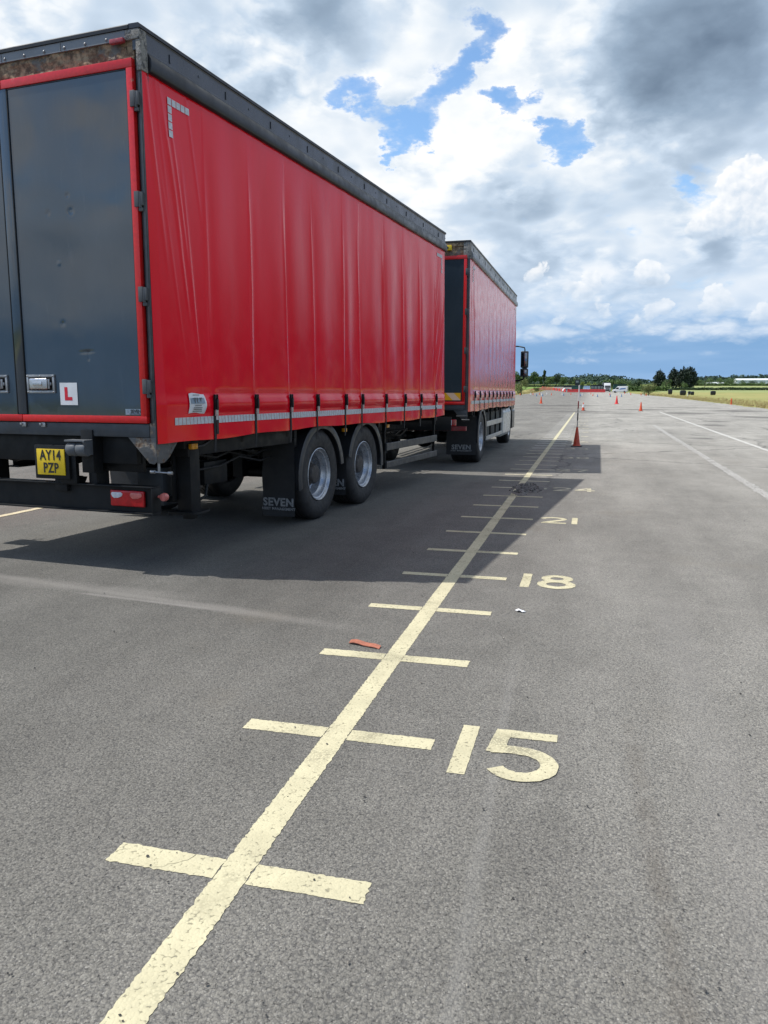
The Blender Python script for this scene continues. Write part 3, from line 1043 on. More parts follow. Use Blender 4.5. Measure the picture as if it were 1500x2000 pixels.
number('15', (-.510, -.342), T14+1, MT['cream'])
number('18', (-.487, -.322), T14+4.0, MT['cream'], 1.0, .070)
number('21', (-.500, -.185), T14+7, MT['cream'], 1.15, .062)
number('24', (-.490, -.150), T14+10, MT['cream_worn'], 1.05, .060)
number('27', (-.565, -.235), T14+13, MT['cream_worn'], 1.05, .060)
number('30', (-.545, -.220), T14+16, MT['cream_worn'], 1.02, .060)
for q in range(33, 61, 3):
    number(str(q), (-.55, -.22), T14+q-14, MT['cream_worn'], 1.0, .058)
# parallel lines either side
marking('painted_line', [[(-6.63, .0), (-6.53, .0), (-6.50, 40), (-6.60, 40)]], MT['cream'], .004, .05)
marking('lane_line', [[(4.03, 4), (4.12, 4), (5.44, 64.5), (5.29, 64.5)]], MT['white_line'], .004, .1, .006)
marking('lane_line', [[(2.29, 3), (2.42, 3), (2.98, 37.5), (2.81, 37.5)]], MT['scuffed_line'], .004, .06, .016)
marking('lane_line', [[(2.45, 9), (2.52, 9), (2.80, 27), (2.73, 27)]], MT['scuffed_line'], .0045, .06, .012)


# ------------------------------------------------------------------ curtain sided body shared by the trailer and the lorry
def curtain_fn(L, zt, zh, straps, seed, rear_pull=1.0, fold=1.0, rip=1.0):
    rnd = random.Random(seed)
    bill = [rnd.uniform(-1, 1) for _ in range(len(straps)+1)]
    ph = [rnd.uniform(-.02, .02) for _ in straps]
    amp = [rnd.uniform(.7, 1.25) for _ in straps]
    streaks = []
    for i in range(13):
        y0 = rnd.uniform(.06, .62)
        z0 = rnd.uniform(2.3, 3.5)
        streaks.append((y0, z0, rnd.uniform(.06, .22), rnd.uniform(.3, .8), rnd.uniform(.012, .026), rnd.uniform(.002, .0065)))
    for i in range(9):
        y0 = L-rnd.uniform(.05, .6)
        z0 = rnd.uniform(1.8, 3.2)
        streaks.append((y0, z0, rnd.uniform(-.35, -.1), rnd.uniform(.3, .7), rnd.uniform(.012, .025), rnd.uniform(.003, .010)))
    ztop = zt-.24

    def fn(y, z):
        t_ = max(0, min(1, (ztop-z)/(ztop-zh)))
        x = .034*t_**1.3
        # vertical folds over the webbing
        up = max(0, min(1, (zt-.45-z)/1.0))
        up = up*up*(3-2*up)
        dn = max(0, min(1, (z-1.35)/.9))
        for ys, p_, a in zip(straps, ph, amp):
            u = y-ys+.02+p_*(z-1.4)
            if abs(u) < .25:
                x += fold*up*(.25+.75*dn)*a*(.017*math.exp(-abs(u)/.018)-.006*math.exp(-((u-.06)/.06)**2))
        # panels belly between the folds
        i = 0
        while i < len(straps) and y > straps[i]:
            i += 1
        a = straps[i-1] if i > 0 else 0
        c = straps[i] if i < len(straps) else L
        s = (y-a)/max(c-a, 1e-3)
        mid = math.sin(PI*t_)**.7 if 0 < t_ < 1 else 0
        x += .009*fold*mid*bill[i]*math.sin(PI*s)+.006*mid*math.sin(2*PI*s+bill[i]*3)*fold
        for (y0, z0, k, ln, wd, am) in streaks:
            dzz = (z0-z)
            if -ln*1.3 < dzz < ln*1.3:
                u = y-(y0+k*dzz)
                x += rear_pull*am*math.exp(-(u/wd)**2)*(1-(dzz/(1.3*ln))**2)
        # slack roll above the reflective strip, pinched at each strap
        zr = z-(zh+.285)
        pin = 1-math.exp(-((s if s < .5 else 1-s)*(c-a)/.07)**2)
        if i == 0:
            pin *= max(0, min(1, (y-.35)/.3))
        x += .026*math.exp(-(zr/.055)**2)*(.35+.65*pin)-.014*math.exp(-((z-zh-.375)/.02)**2)*pin-.012*math.exp(-((z-zh-.205)/.02)**2)*pin
        x += .010*pin*max(0, min(1, (zh+.15-z)/.15))
        x += rip*.004*mnoise.noise((y*1.3, z*.9, seed))+rip*.0022*mnoise.noise((y*4.5, z*1.6, seed+5))*(1+2*max(0, 1-abs(z-zh-.28)/.18))
        # edges lie tight against the posts
        x *= max(0, min(1, y/.10))*.9+.1
        return x
    return fn


def curtain_body(root, L, zt, zh, straps, m_curtain, m_fascia, seed, fold=1.0, nyz=(760, 150), detail=True):
    W = 2.55
    fn = curtain_fn(L, zt, zh, straps, seed, 1.0, fold, 1.0 if fold > .9 else .15)
    hem = lambda y: zh+.012*math.sin(y*1.1+seed)+.006*math.sin(y*5.1)
    b = MB()
    ny, nz = nyz

    def g(u, v_):
        y = .012+(L-.03)*u
        z0 = hem(y)
        z = z0+(zt-.24-z0)*v_
        return (fn(y, z), y, z)
    b.grid(g, ny, nz)
    cu = b.build('curtain', m_curtain, root, smooth=60)
    # reflective strip: row of small silver tiles
    b = MB()
    y = .20
    zs = zh+.125
    while y < L-.2:
        y2 = y+.052
        q = [(fn(yy_, zz)+.004, yy_, zz) for yy_, zz in ((y, zs), (y2-.005, zs), (y2-.005, zs+.058), (y, zs+.058))]
        b.add(q, [(0, 1, 2, 3)])
        y = y2
    b.build('reflective_strip', MT['tape'], cu)
    # corner marks of square tiles
    for (ya, sgn) in ((.30, 1), (L-.22, -1)):
        b = MB()
        zc_ = zt-.385
        for i in range(5):
            y = ya+sgn*i*.058
            q = [(fn(p_[0], p_[1])+.005, p_[0], p_[1]) for p_ in ((y, zc_-.05), (y+.05, zc_-.05), (y+.05, zc_), (y, zc_))]
            b.add(q, [(0, 1, 2, 3)])
            if i:
                z = zc_-i*.058
                q = [(fn(p_[0], p_[1])+.005, p_[0], p_[1]) for p_ in ((ya, z-.05), (ya+.05, z-.05), (ya+.05, z), (ya, z))]
                b.add(q, [(0, 1, 2, 3)])
        b.build('corner_mark', MT['tape'], cu)
    # straps
    for ys in straps:
        b = MB()
        zz = [zh+.34-.46*i/12 for i in range(13)]
        V = []
        for i, z in enumerate(zz):
            x = (fn(ys, max(z, zh+.02))+.010) if z > zh-.01 else fn(ys, zh+.02)+.008-.05*(zh-z)
            V += [(x, ys-.016, z), (x, ys+.016, z)]
        F = [(2*i, 2*i+1, 2*i+3, 2*i+2) for i in range(12)]
        b.add(V, F)
        b.add([(v_[0]-.005, v_[1], v_[2]) for v_ in V], [tuple(reversed(f)) for f in F])
        hangs = random.Random(int(ys*1000)).random()
        if hangs < .35:
            x = fn(ys, zh+.12)+.014
            b.box(x, x+.004, ys+.012, ys+.042, zh+.03, zh+.15)
        st = b.build('tension_strap', MT['webbing'], root)
        b = MB()
        x = fn(ys, zh+.29)+.004
        b.box(x, x+.020, ys-.024, ys-.016, zh+.235, zh+.365)
        b.box(x, x+.020, ys+.016, ys+.024, zh+.235, zh+.365)
        b.box(x, x+.015, ys-.016, ys+.016, zh+.33, zh+.36)
        b.box(x+.004, x+.030, ys-.014, ys+.014, zh+.235, zh+.325)
        b.build('buckle', MT['black'], st, bevel=.003)
        b = MB()
        b.box(x+.006, x+.022, ys-.017, ys+.017, zh+.185, zh+.24)
        b.build('buckle_lever', MT['alu'], st, bevel=.003)
    # far curtain, front wall, roof
    b = MB()
    b.grid(lambda u, v_: (-W-.5*fn(.012+(L-.03)*(1-u), zh+(zt-.24-zh)*v_), .012+(L-.03)*(1-u), zh+(zt-.24-zh)*v_), 120, 40)
    b.build('curtain', m_curtain, root, smooth=60)
    MB().box(-W+.03, -.03, L-.05, L, zh+.05, zt-.03).build('front_wall', MT['fascia'], root, bevel=.01)
    MB().box(-W+.03, -.03, .08, L-.06, zt-.05, zt-.012).build('roof', MT['white'], root)
    MB().box(-W+.04, -.04, .12, L-.06, zh+.02, zh+.13).build('load_floor', MT['black'], root)
    for sx in (0, 1):
        X = lambda x: x if sx == 0 else -W-x
        b = MB()
        prof = [(X(-.06), zt-.165), (X(.004), zt-.165), (X(.004), zt-.155), (X(.0), zt-.150), (X(.0), zt-.040), (X(.006), zt-.030), (X(-.06), zt-.030)]
        b.prism(prof, 'y', .0, L)
        ry = .35
        while ry < L:
            b.box(X(0), X(.007), ry, ry+.012, zt-.135, zt-.075)
            b.box(X(0), X(.004), ry+.38, ry+.392, zt-.10, zt-.085)
            ry += .78
        b.build('cant_rail', m_fascia, root, smooth=30)
        b = MB()
        prof = [(X(-.055), zt-.300), (X(.02), zt-.302), (X(.036), zt-.292), (X(.042), zt-.26), (X(.036), zt-.205), (X(.016), zt-.172), (X(-.055), zt-.168)]
        b.prism(prof, 'y', .075, L-.005)
        b.build('pelmet', MT['pelmet'] if m_fascia is MT['fascia'] else m_fascia, root, bevel=.006)
        b = MB()
        b.prism([(X(-.08), zt-.028), (X(.014), zt-.028), (X(.016), zt-.006), (X(.004), zt+.004), (X(-.08), zt+.006)], 'y', -.012, L+.006)
        b.build('roof_trim', MT['rim_black'], root, smooth=30)
    b = MB()
    b.prism([(-.016, zt-.026), (-.018, zt-.004), (-.006, zt+.007), (.07, zt+.005), (.07, zt-.026)], 'x', -W+.078, -.082)
    b.build('roof_trim', MT['rim_black'], root, smooth=30)
    return cu, fn


# ------------------------------------------------------------------ wheels, mudguards, flaps
def wheel(parent, yc, right=True, x_out=-.075, wd=.385, rad=.515, name='wheel', zc=None):
    W = 2.55
    zc = rad if zc is None else zc
    sgn = 1 if right else -1
    w_ = empty(name)
    w_.parent = parent
    w_.location = (x_out if right else -W-x_out, yc, zc)
    b = MB()
    rr = rad
    prof = [(.292, -.03), (.315, -.004), (.36, .004), (.42, .010), (.470, .002), (rr-.022, -.014), (rr-.004, -.035), (rr, -.06)]
    inner = [(r_, -wd-h) for r_, h in reversed(prof)]
    mid = []
    for k in range(1, 5):
        xg = -.06-(wd-.12)*k/5
        mid += [(rr, xg+.008), (rr-.014, xg+.005), (rr-.014, xg-.005), (rr, xg-.008)]
    pr = [(r_, h*sgn) for r_, h in prof+mid+inner]
    pr = pr if not right else pr
    b.lathe(pr, 'x', (0, 0, 0), 64)
    # close the bead inside
    o = b.build('tyre', MT['rubber'], w_, smooth=35)
    b = MB()
    pr = [(.296, -.016), (.300, -.006), (.292, -.002), (.284, -.010), (.276, -.030), (.262, -.036), (.256, -.075), (.235, -.100), (.232, -.190), (.215, -.205), (.165, -.196), (.15, -.18), (.12, -.18)]
    b.lathe([(r_, h*sgn) for r_, h in pr], 'x', (0, 0, 0), 56)
    b.build('rim', MT['rim'], w_, smooth=35)
    b = MB()
    b.lathe([(r_, h*sgn) for r_, h in [(.152, -.178), (.15, -.150), (.12, -.135), (.112, -.07), (.10, -.052), (.06, -.046), (0, -.044)]], 'x', (0, 0, 0), 32)
    for k in range(10):
        a = 2*PI*k/10
        yq, zq = .1675*math.cos(a), .1675*math.sin(a)
        b.lathe([(.016, -.20*sgn), (.016, -.172*sgn), (.011, -.160*sgn), (0, -.158*sgn)], 'x', (0, yq, zq), 6)
    b.build('hub', MT['hub'], w_, smooth=35)
    return w_


def mudguard(parent, yc, right=True, a0=-6, a1=186, rad=.585, wd=.44, zc=.515, tail=(0, 0)):
    W = 2.55
    X = (lambda x: x) if right else (lambda x: -W-x)
    b = MB()
    path = []
    n = 40
    for i in range(n+1):
        a = R(a0+(a1-a0)*i/n)
        path.append((math.cos(a), math.sin(a)))
    V = []
    sec = [(-.05-wd, .006), (-.060, .010), (-.040, .022), (-.032, .008), (-.036, -.060), (-.050, -.062), (-.056, -.012), (-.05-wd, -.012)]
    for ca, sa in path:
        for (x, dr) in sec:
            V.append((X(x), yc-(rad+dr)*ca, zc+(rad+dr)*sa*.985))
    ns = len(sec)
    F = [(i*ns+k, i*ns+(k+1) % ns, (i+1)*ns+(k+1) % ns, (i+1)*ns+k) for i in range(n) for k in range(ns)]
    F += [tuple(range(ns)), tuple(reversed(range(n*ns, (n+1)*ns)))]
    b.add(V, F)
    return b.build('mudguard', MT['plastic'], parent, smooth=35)


def mud_flap(parent, y, x0, x1, z0, z1, words=True, size=.066):
    b = MB()
    n = 10

    def g(u, v_):
        x = x0+(x1-x0)*u
        z = z0+(z1-z0)*v_
        return (x, y-.02*(1-v_)**2-.006*math.sin(u*5)*(1-v_), z)
    b.grid(g, 8, 12)
    V = list(b.v)
    b.add([(p[0], p[1]+.008, p[2]) for p in V], [tuple(reversed(f)) for f in b.f[:]])
    f = b.build('mud_flap', MT['flap'], parent, smooth=50)
    if words:
        xc = (x0+x1)/2+.005
        lettering('SEVEN', size*1.78, MT['letter_grey'], f, (xc, y-.030, z0+.150), bold=.0045, spacing=1.08, sx=1.05)
        lettering('ASSET MANAGEMENT', size*.60, MT['letter_grey'], f, (xc, y-.030, z0+.080), bold=.0012, spacing=1.06)
    return f


def side_guard(parent, m, y0, y1, rails, zt_, x=-.075, posts=2):
    """rails: list of (z0,z1)"""
    for side in (0, 1):
        X = (lambda q: q) if side == 0 else (lambda q: -2.55-q)
        g = empty('side_guard')
        g.parent = parent
        for (a, c) in rails:
            MB().prism([(X(x-.03), a), (X(x-.004), a), (X(x), a+.006), (X(x), c-.006), (X(x-.004), c), (X(x-.03), c)], 'y', y0, y1).build('guard_rail', m, g, smooth=30)
        ps = [y0+.01+(y1-y0-.05)*i/(posts-1) for i in range(posts)]
        for yp in ps:
            MB().box(X(x-.075), X(x-.034), yp, yp+.03, rails[0][0]-.01, zt_).build('guard_post', MT['black'], g, bevel=.004)


def rear_door(root, x0, x1, z0, z1, right, rich=True):
    """one leaf, hinged at its outer edge"""
    d = empty('rear_door')
    d.parent = root
    fw = .062
    xo, xi = (x1, x0) if right else (x0, x1)        # outer, inner edge
    sg = -1 if right else 1                         # from the outer edge inwards
    px0, px1 = sorted((xo+sg*.05, xi))
    dents = [(-.681, 2.789, .024, .0045), (-.707, 2.906, .013, .003), (-.818, 2.414, .015, -.003), (-.812, 1.962, .016, .0035), (-.90, 2.79, .016, .002), (-.55, 3.2, .3, .004), (-.78, 1.88, .25, -.004)] if rich else []

    def g(u, v_):
        x = px0+(px1-px0)*u
        z = z0+.05+(z1-z0-.11)*v_
        y = -.012
        for (cx_, cz_, r_, dp) in dents:
            q = ((x-cx_)**2+(z-cz_)**2)/(r_*r_)
            if q < 9:
                y += dp*math.exp(-q)
        if rich:
            u1 = (z-1.742)-.05*(x+.583)
            if abs(x+.60) < .10:
                y += .003*math.exp(-(u1/.010)**2)*(1-abs(x+.60)/.10)
            if abs(x+.583) < .04 and 1.68 < z < 1.745:
                y += .003*math.exp(-((x+.583)/.008)**2)
        return (x, y, z)
    b = MB()
    b.grid(g, 110 if rich else 20, 240 if rich else 30)
    b.box(px0, px1, -.008, .045, z0+.05, z1-.06)
    sk = b.build('door_panel', MT['door_skin'], d, smooth=50)
    b = MB()
    ex = (-.040, 0) if right else (0, .040)
    b.box(min(x0, x1)+ex[0], max(x0, x1)+ex[1], -.024, .02, z1-fw, z1)
    b.box(min(x0, x1)+ex[0], max(x0, x1)+ex[1], -.024, .02, z0, z0+.054)
    a, c = sorted((xo, xo+sg*.052))
    b.box(a, c, -.0235, .02, z0+.0545, z1-fw-.0005)
    b.build('door_frame', MT['red_frame'], d, bevel=.004)
    # seal strip by the meeting edge
    a, c = sorted((xi, xi+sg*-.010))
    b = MB()
    b.box(a, c, -.020, .02, z0+.056, z1-fw-.002)
    a, c = sorted((xi-sg*.068, xi-sg*.076))
    b.build('door_seal', MT['black'], d, bevel=.002)
    # thin dark line round the skin
    a, c = sorted((xo+sg*.0525, xo+sg*.060))
    b = MB()
    b.box(a, c, -.0165, -.006, z0+.057, z1-fw-.003)
    b.box(px0+.012, px1-.012, -.0165, -.006, z1-fw-.010, z1-fw-.003)
    b.build('door_gasket', MT['ink'], d)
    for hz in (3.509, 2.824, 2.151, 1.475):
        hz = hz*(z1-z0)/(3.785-1.198)+z1-3.785*(z1-z0)/(3.785-1.198)
        b = MB()
        s1 = 1 if right else -1
        a = xo
        b.box(a-s1*.022, a+s1*.018, -.034, -.024, hz-.055, hz+.055)
        b.tube([(a+s1*.024, -.022, hz-.062), (a+s1*.024, -.022, hz+.050)], .011, 10)
        b.box(a+s1*.018, a+s1*.046, -.030, -.006, hz-.045, hz+.048)
        b.box(a+s1*.010, a+s1*.040, -.026, -.004, hz-.085, hz-.060)
        b.build('hinge', MT['frame_grey'], d, bevel=.003)
    return d


def latch(d, x0, x1, z0, z1):
    """recessed steel slam lock"""
    l_ = empty('door_latch')
    l_.parent = d
    b = MB()
    t_ = .020
    b.box(x0, x1, -.026, -.010, z1-t_, z1)
    b.box(x0, x1, -.026, -.010, z0, z0+t_)
    b.box(x0, x0+t_, -.0262, -.010, z0+t_+.0005, z1-t_-.0005)
    b.box(x1-t_, x1, -.0262, -.010, z0+t_+.0005, z1-t_-.0005)
    for (bx, bz) in ((x0+.012, z0+.01), (x1-.012, z0+.01), (x0+.012, z1-.01), (x1-.012, z1-.01), ((x0+x1)/2, z1-.01), ((x0+x1)/2, z0+.01)):
        b.lathe([(.006, -.028), (.005, -.031), (0, -.032)], 'y', (bx, 0, bz), 8)
    b.build('latch_frame', MT['steel_dull'], l_, bevel=.003)
    MB().box(x0+t_, x1-t_, -.0135, -.0125, z0+t_, z1-t_).build('latch_recess', MT['black'], l_)
    b = MB()
    hx0, hx1, hz0, hz1 = x0+.034, x1-.066, z0+.030, z1-.028
    b.box(hx0, hx1, -.040, -.014, hz0, hz1)
    b.build('latch_handle', MT['steel'], l_, bevel=.014, seg=3)
    MB().box(hx0+.045, hx1-.045, -.047, -.0405, hz0+.026, hz1-.026).build('latch_lever', MT['steel'], l_, bevel=.003)
    b = MB()
    b.tube([(x1-.050, -.03, z0+.035), (x1-.050, -.03, z1-.035)], .009, 10)
    b.box(x1-.062, x1-.03, -.030, -.014, (z0+z1)/2-.012, (z0+z1)/2+.012)
    b.build('latch_pin', MT['steel_dull'], l_, bevel=.003)
    return l_


def lamp_panel(parent, x0, x1, y, z0, z1):
    t_ = empty('tail_light')
    t_.parent = parent
    b = MB()
    b.box(x0, x1, y-.028, y, z0, z1)
    b.build('lamp_housing', MT['red_lens'], t_, bevel=.012, seg=3)
    w_ = x1-x0
    h = z1-z0

    def lens(xa, xb, m, nm):
        b_ = MB()
        za, zb = z0+h*.50, z1-h*.12
        prof = [(xa+.01, zb), (xa, zb-.016), (xa+.012, za+.012), (xa+.03, za), (xb-.04, za+.004), (xb-.006, za+.018), (xb, zb-.012), (xb-.014, zb)]
        b_.prism(prof, 'y', y-.034, y-.020)
        b_.build(nm, m, t_, bevel=.004)
    lens(x0+w_*.04, x0+w_*.38, MT['clear_lens'], 'reversing_lens')
    lens(x0+w_*.60, x0+w_*.96, MT['pink_lens'], 'indicator_lens')
    return t_


# ------------------------------------------------------------------ the trailer
TX, TY, TT, TL, TZ = -3.181, 5.349, .1057, 7.76, 4.007
tr = empty('drawbar_trailer', (TX, TY, 0), -TT)
tag(tr, 'red curtain sided drawbar trailer with slate rear doors and learner plate, nearest to the camera', 'trailer')
straps = [.76, 1.45, 2.15, 2.78, 3.55, 4.06, 4.92, 5.67, 6.42, 7.19]
cu, cfn = curtain_body(tr, TL, TZ, 1.052, straps, MT['curtain'], MT['fascia'], 11)
# paper notice on the curtain
b = MB()
b.grid(lambda u, v_: (cfn(.385+.235*u, 1.265+.158*v_)+.006+.004*math.sin(u*6+v_*2), .385+.235*u+.008*v_*(1-u), 1.265+.158*v_+.006*math.sin(u*5)), 10, 8)
nt = b.build('notice_sticker', MT['white_card'], cu, smooth=60)
b = MB()
b.box(.041, .0415, .40, .60, 1.340, 1.395)
MB().grid(lambda u, v_: (cfn(.405+.19*u, 1.342+.045*v_)+.0125, .405+.19*u, 1.342+.045*v_), 6, 2).build('printed_band', MT['sticker_blue'], nt)
lettering('TLT', .060, MT['letter_dim'], nt, (cfn(.5, 1.365)+.0145, .50, 1.366), 'right', bold=.002, spacing=1.25)
for q, (z_, wq) in enumerate(((1.412, .10), (1.327, .09), (1.309, .12), (1.296, .12), (1.281, .14))):
    b = MB()
    for k in range(7):
        y_ = .50-wq/2+wq*k/7
        b.grid(lambda u, v_: (cfn(y_+wq/9*u, z_)+.013, y_+wq/9*u, z_-.003+.006*v_), 1, 1)
    b.build('printed_line', MT['ink'], nt)

# rear frame
for s in (0, 1):
    X = (lambda x: x) if s == 0 else (lambda x: -2.55-x)
    b = MB()
    b.box(X(-.056), X(-.030), .020, .09, 1.20, TZ-.20)
    b.box(X(-.0295), X(.0), .004, .09, 1.06, TZ-.30)
    b.box(X(-.026), X(-.006), -.004, .0035, 1.22, TZ-.32)
    b.build('corner_post', MT['frame_grey'], tr, bevel=.004)
    b = MB()
    b.box(X(-.118), X(.008), -.010, .072, TZ-.098, TZ-.030)
    b.build('corner_cap', MT['crumbled'], tr, bevel=.006)
    b = MB()
    b.box(X(-.030), X(.012), -.006, .073, TZ-.305, TZ-.1)
    b.build('corner_plate', MT['crumbled'], tr, bevel=.004)
    b = MB()
    prof = [(X(-.26), 1.088), (X(-.004), 1.088), (X(-.004), .905), (X(-.028), .885), (X(-.07), .892)]
    b.prism(prof, 'y', .002, .014)
    b.prism([(.016, 1.06), (.30, 1.06), (.17, .93), (.10, .89), (.016, .89)], 'x', X(-.012), X(-.004))
    b.box(X(-.055), X(-.004), .003, .016, 1.0885, 1.199)
    b.build('corner_bracket', MT['rust_bracket'], tr, bevel=.003)
    b = MB()
    b.tube([(X(-.02), .05, .89), (X(-.02), .05, .825)], .010, 8)
    b.tube([(X(-.075), .05, .822), (X(.075), .05, .818)], .007, 8)
    b.lathe([(.014, -.012), (.016, 0), (.014, .024), (0, .026)], 'x', (X(-.085), .05, .822), 10)
    b.lathe([(.014, -.012), (.016, 0), (.014, .024), (0, .026)], 'x', (X(.075), .05, .818), 10)
    b.build('tensioner_handle', MT['steel_dull'], tr, smooth=40)
b = MB()
b.box(-2.43, -.119, -.006, .05, TZ-.092, TZ-.0275)
for k in range(14):
    x = -.28-.19*k
    if x > -2.4:
        b.lathe([(.010, -.006), (.010, -.011), (.004, -.015), (0, -.016)], 'y', (x, 0, TZ-.072), 8)
        if k % 3 == 2:
            b.box(x-.04, x-.035, -.010, -.0065, TZ-.085, TZ-.03)
b.build('header_lip', MT['fascia_pale'], tr, smooth=40)
b = MB()
hh = TZ-.0925


def hg(u, v_):
    x = -2.46+2.34*u
    z = 3.780+(hh-3.780)*v_
    return (x, .012+.010*mnoise.noise((x*7, z*16, 2))+.006*mnoise.noise((x*23, z*40, 2)), z)


b.grid(hg, 260, 16)
b.box(-2.46, -.12, .035, .06, 3.75, hh)
b.box(-.1195, -.058, .012, .06, 3.75, hh)
b.build('rear_header', MT['rust'], tr, smooth=60)
b = MB()
b.box(-.232, -.112, -.040, -.007, TZ-.118, TZ-.086)
mk = b.build('marker_lamp', mat('weathered red lamp', (.30, .035, .045), .35, var=.25, vs=30), tr, bevel=.008)
MB().box(-2.55+.112, -2.55+.232, -.040, -.007, TZ-.118, TZ-.086).build('marker_lamp', MT['red_lens'], tr, bevel=.008)
MB().box(-2.49, -.056, -.004, .11, 1.090, 1.192).build('rear_sill', MT['sill'], tr, bevel=.006)
for x in (-1.07, -1.27, -2.0):
    b = MB()
    b.box(x-.02, x+.02, -.020, -.005, 1.155, 1.190)
    b.box(x-.03, x-.012, -.032, -.019, 1.168, 1.186)
    b.build('lock_keeper', MT['steel_dull'], tr, bevel=.003)

# doors
dr = rear_door(tr, -1.232, -.058, 1.198, 3.785, True)
dl = rear_door(tr, -2.492, -1.318, 1.198, 3.785, False, False)
MB().box(-1.3175, -1.2325, -.019, .03, 1.256, 3.722).build('centre_seal', MT['door_skin'], dr, bevel=.004)
latch(dr, -1.205, -.925, 1.424, 1.570)
latch(dl, -1.690, -1.410, 1.424, 1.570)
b = MB()
b.box(-.882, -.711, -.0155, -.0145, 1.332, 1.506)
lp = b.build('learner_plate', MT['white_card'], dr)
b = MB()
b.add([(-.836, -.0165, 1.368), (-.762, -.0165, 1.368), (-.762, -.0165, 1.395), (-.806, -.0165, 1.395), (-.806, -.0165, 1.472), (-.836, -.0165, 1.472)], [(0, 1, 2, 3, 4, 5)])
b.build('learner_letter', MT['red_gloss'], lp)
sv = MB().box(-.258, -.100, -.0155, -.0145, 1.262, 1.306).build('maker_sticker', MT['sticker_blue'], dr)
lettering('SEVEN', .034, MT['ink'], sv, (-.162, -.0165, 1.288), bold=.001, depth=.0003)
lettering('ASSET MANAGEMENT', .0115, MT['ink'], sv, (-.165, -.0165, 1.269), depth=.0003)
b = MB()
for k in range(3):
    x = -.243
    z = 1.274+k*.010
    b.add([(x, -.0165, z), (x+.014, -.0165, z+.006), (x+.020, -.0165, z+.010), (x+.006, -.0165, z+.004)], [(0, 1, 2, 3)])
b.build('emblem', MT['ink'], sv)

# chassis
b = MB()
for x in (-.86, -1.69):
    b.box(x-.005, x+.005, .25, 8.3, .80, 1.055)
    b.box(x-.06, x+.06, .25, 8.3, .785, .80)
    b.box(x-.06, x+.06, .25, 8.3, 1.055, 1.07)
for k in range(9):
    y = .5+k*.9
    b.box(-2.45, -.10, y, y+.06, .97, 1.065)
b.box(-2.30, -.262, .10, .16, .87, 1.088)
b.box(-.80, -.255, .161, .20, .80, 1.07)
b.box(-2.30, -1.75, .161, .20, .80, 1.07)
b.build('chassis', MT['black'], tr, bevel=.003)
# support leg beam and skirt
b = MB()
b.box(-.16, -.10, .722, 2.45, .905, 1.05)
b.box(-.24, -.10, .555, .5795, .90, 1.05)
b.build('side_beam', MT['black'], tr, bevel=.004)
for s in (0, 1):
    X = (lambda x: x) if s == 0 else (lambda x: -2.55-x)
    b = MB()
    b.box(X(-.24), X(-.10), .58, .72, .42, 1.06)
    b.box(X(-.27), X(-.242), .55, .77, .52, .92)
    b.prism([(X(-.31), .54), (X(-.05), .54), (X(-.03), .60), (X(-.05), .78), (X(-.31), .78)], 'z', .405, .43)
    b.box(X(-.21), X(-.12), .61, .69, .36, .41)
    b.box(X(-.40), X(-.12), .60, .70, .50, .55)
    b.tube([(X(-.11), .72, .52), (X(-.105), .80, .54), (X(-.105), .83, .64)], .014, 8)
    b.build('support_leg', MT['black'], tr, bevel=.006)
for ya, za in ((.60, .985), (3.78, .985), (5.28, .975)):
    b = MB()
    b.box(-.094, -.058, ya-.045, ya+.045, za-.024, za+.024)
    b.build('side_marker', MT['amber'], tr, bevel=.008)
b = MB()
b.tube([(-.08, .66, .98), (-.08, .76, .985), (-.085, .90, 1.03), (-.09, 1.0, 1.05)], .008, 6)
b.build('marker_cable', MT['frame_grey'], tr)
for k, (x, z) in enumerate(((-.34, .90), (-.42, .86), (-.30, .82))):
    b = MB()
    b.tube([(x, .75, z+.12), (x-.02, 1.0, z-.02-.03*k), (x, 1.35, z-.07), (x-.03, 1.75, z-.01), (x-.05, 2.2, z-.09), (x-.10, 2.7, z-.04)], .011, 8)
    b.build('air_line', MT['rubber'], tr, smooth=60)
b = MB()
b.box(-.52, -.34, 1.15, 1.55, .58, .80)
b.box(-.44, -.40, 1.3, 1.4, .80, 1.0)
b.build('valve_box', MT['black'], tr, bevel=.02)
# dock buffer
bf = empty('dock_buffer')
bf.parent = tr
MB().box(-.70, -.585, -.020, .09, .80, 1.14).build('buffer_bracket', MT['black'], bf, bevel=.005)
b = MB()
b.prism([(-.12, 1.045), (-.12, 1.060), (-.02, 1.066), (-.02, .945), (-.06, .945)], 'x', -.598, -.582)
b.box(-.780, -.582, -.115, -.021, 1.048, 1.064)
b.build('buffer_cover', MT['buffer'], bf, bevel=.004)
for x in (-.728, -.634):
    b = MB()
    b.lathe([(0, -.045), (.050, -.045), (.056, -.036), (.056, .036), (.050, .045), (0, .045)], 'x', (x, -.066, .990), 28)
    b.build('buffer_roller', MT['buffer'], bf, smooth=40)
# number plate
np_ = empty('number_plate')
np_.parent = tr
b = MB()
b.box(-1.195, -.845, -.004, .02, .735, 1.01)
b.box(-.96, -.80, .022, .06, .70, 1.0)
b.build('plate_holder', MT['black'], np_, bevel=.006)
pl = MB().box(-1.163, -.880, -.014, -.0045, .768, .978).build('plate_face', MT['yellow'], np_, bevel=.003)
lettering('AY14', .112, MT['ink'], pl, (-1.0215, -.0152, .925), bold=.003, depth=.0005, spacing=1.08, sx=.80)
lettering('PZP', .112, MT['ink'], pl, (-1.0215, -.0152, .822), bold=.003, depth=.0005, spacing=1.08, sx=.80)
b = MB()
b.box(-1.05, -.93, .05, .25, .63, .74)
b.prism([(-1.10, .74), (-.86, .74), (-.90, .66), (-.97, .60), (-1.04, .62)], 'y', .10, .22)
b.tube([(-1.19, .10, .70), (-1.14, .10, .655), (-1.12, .10, .62)], .012, 6)
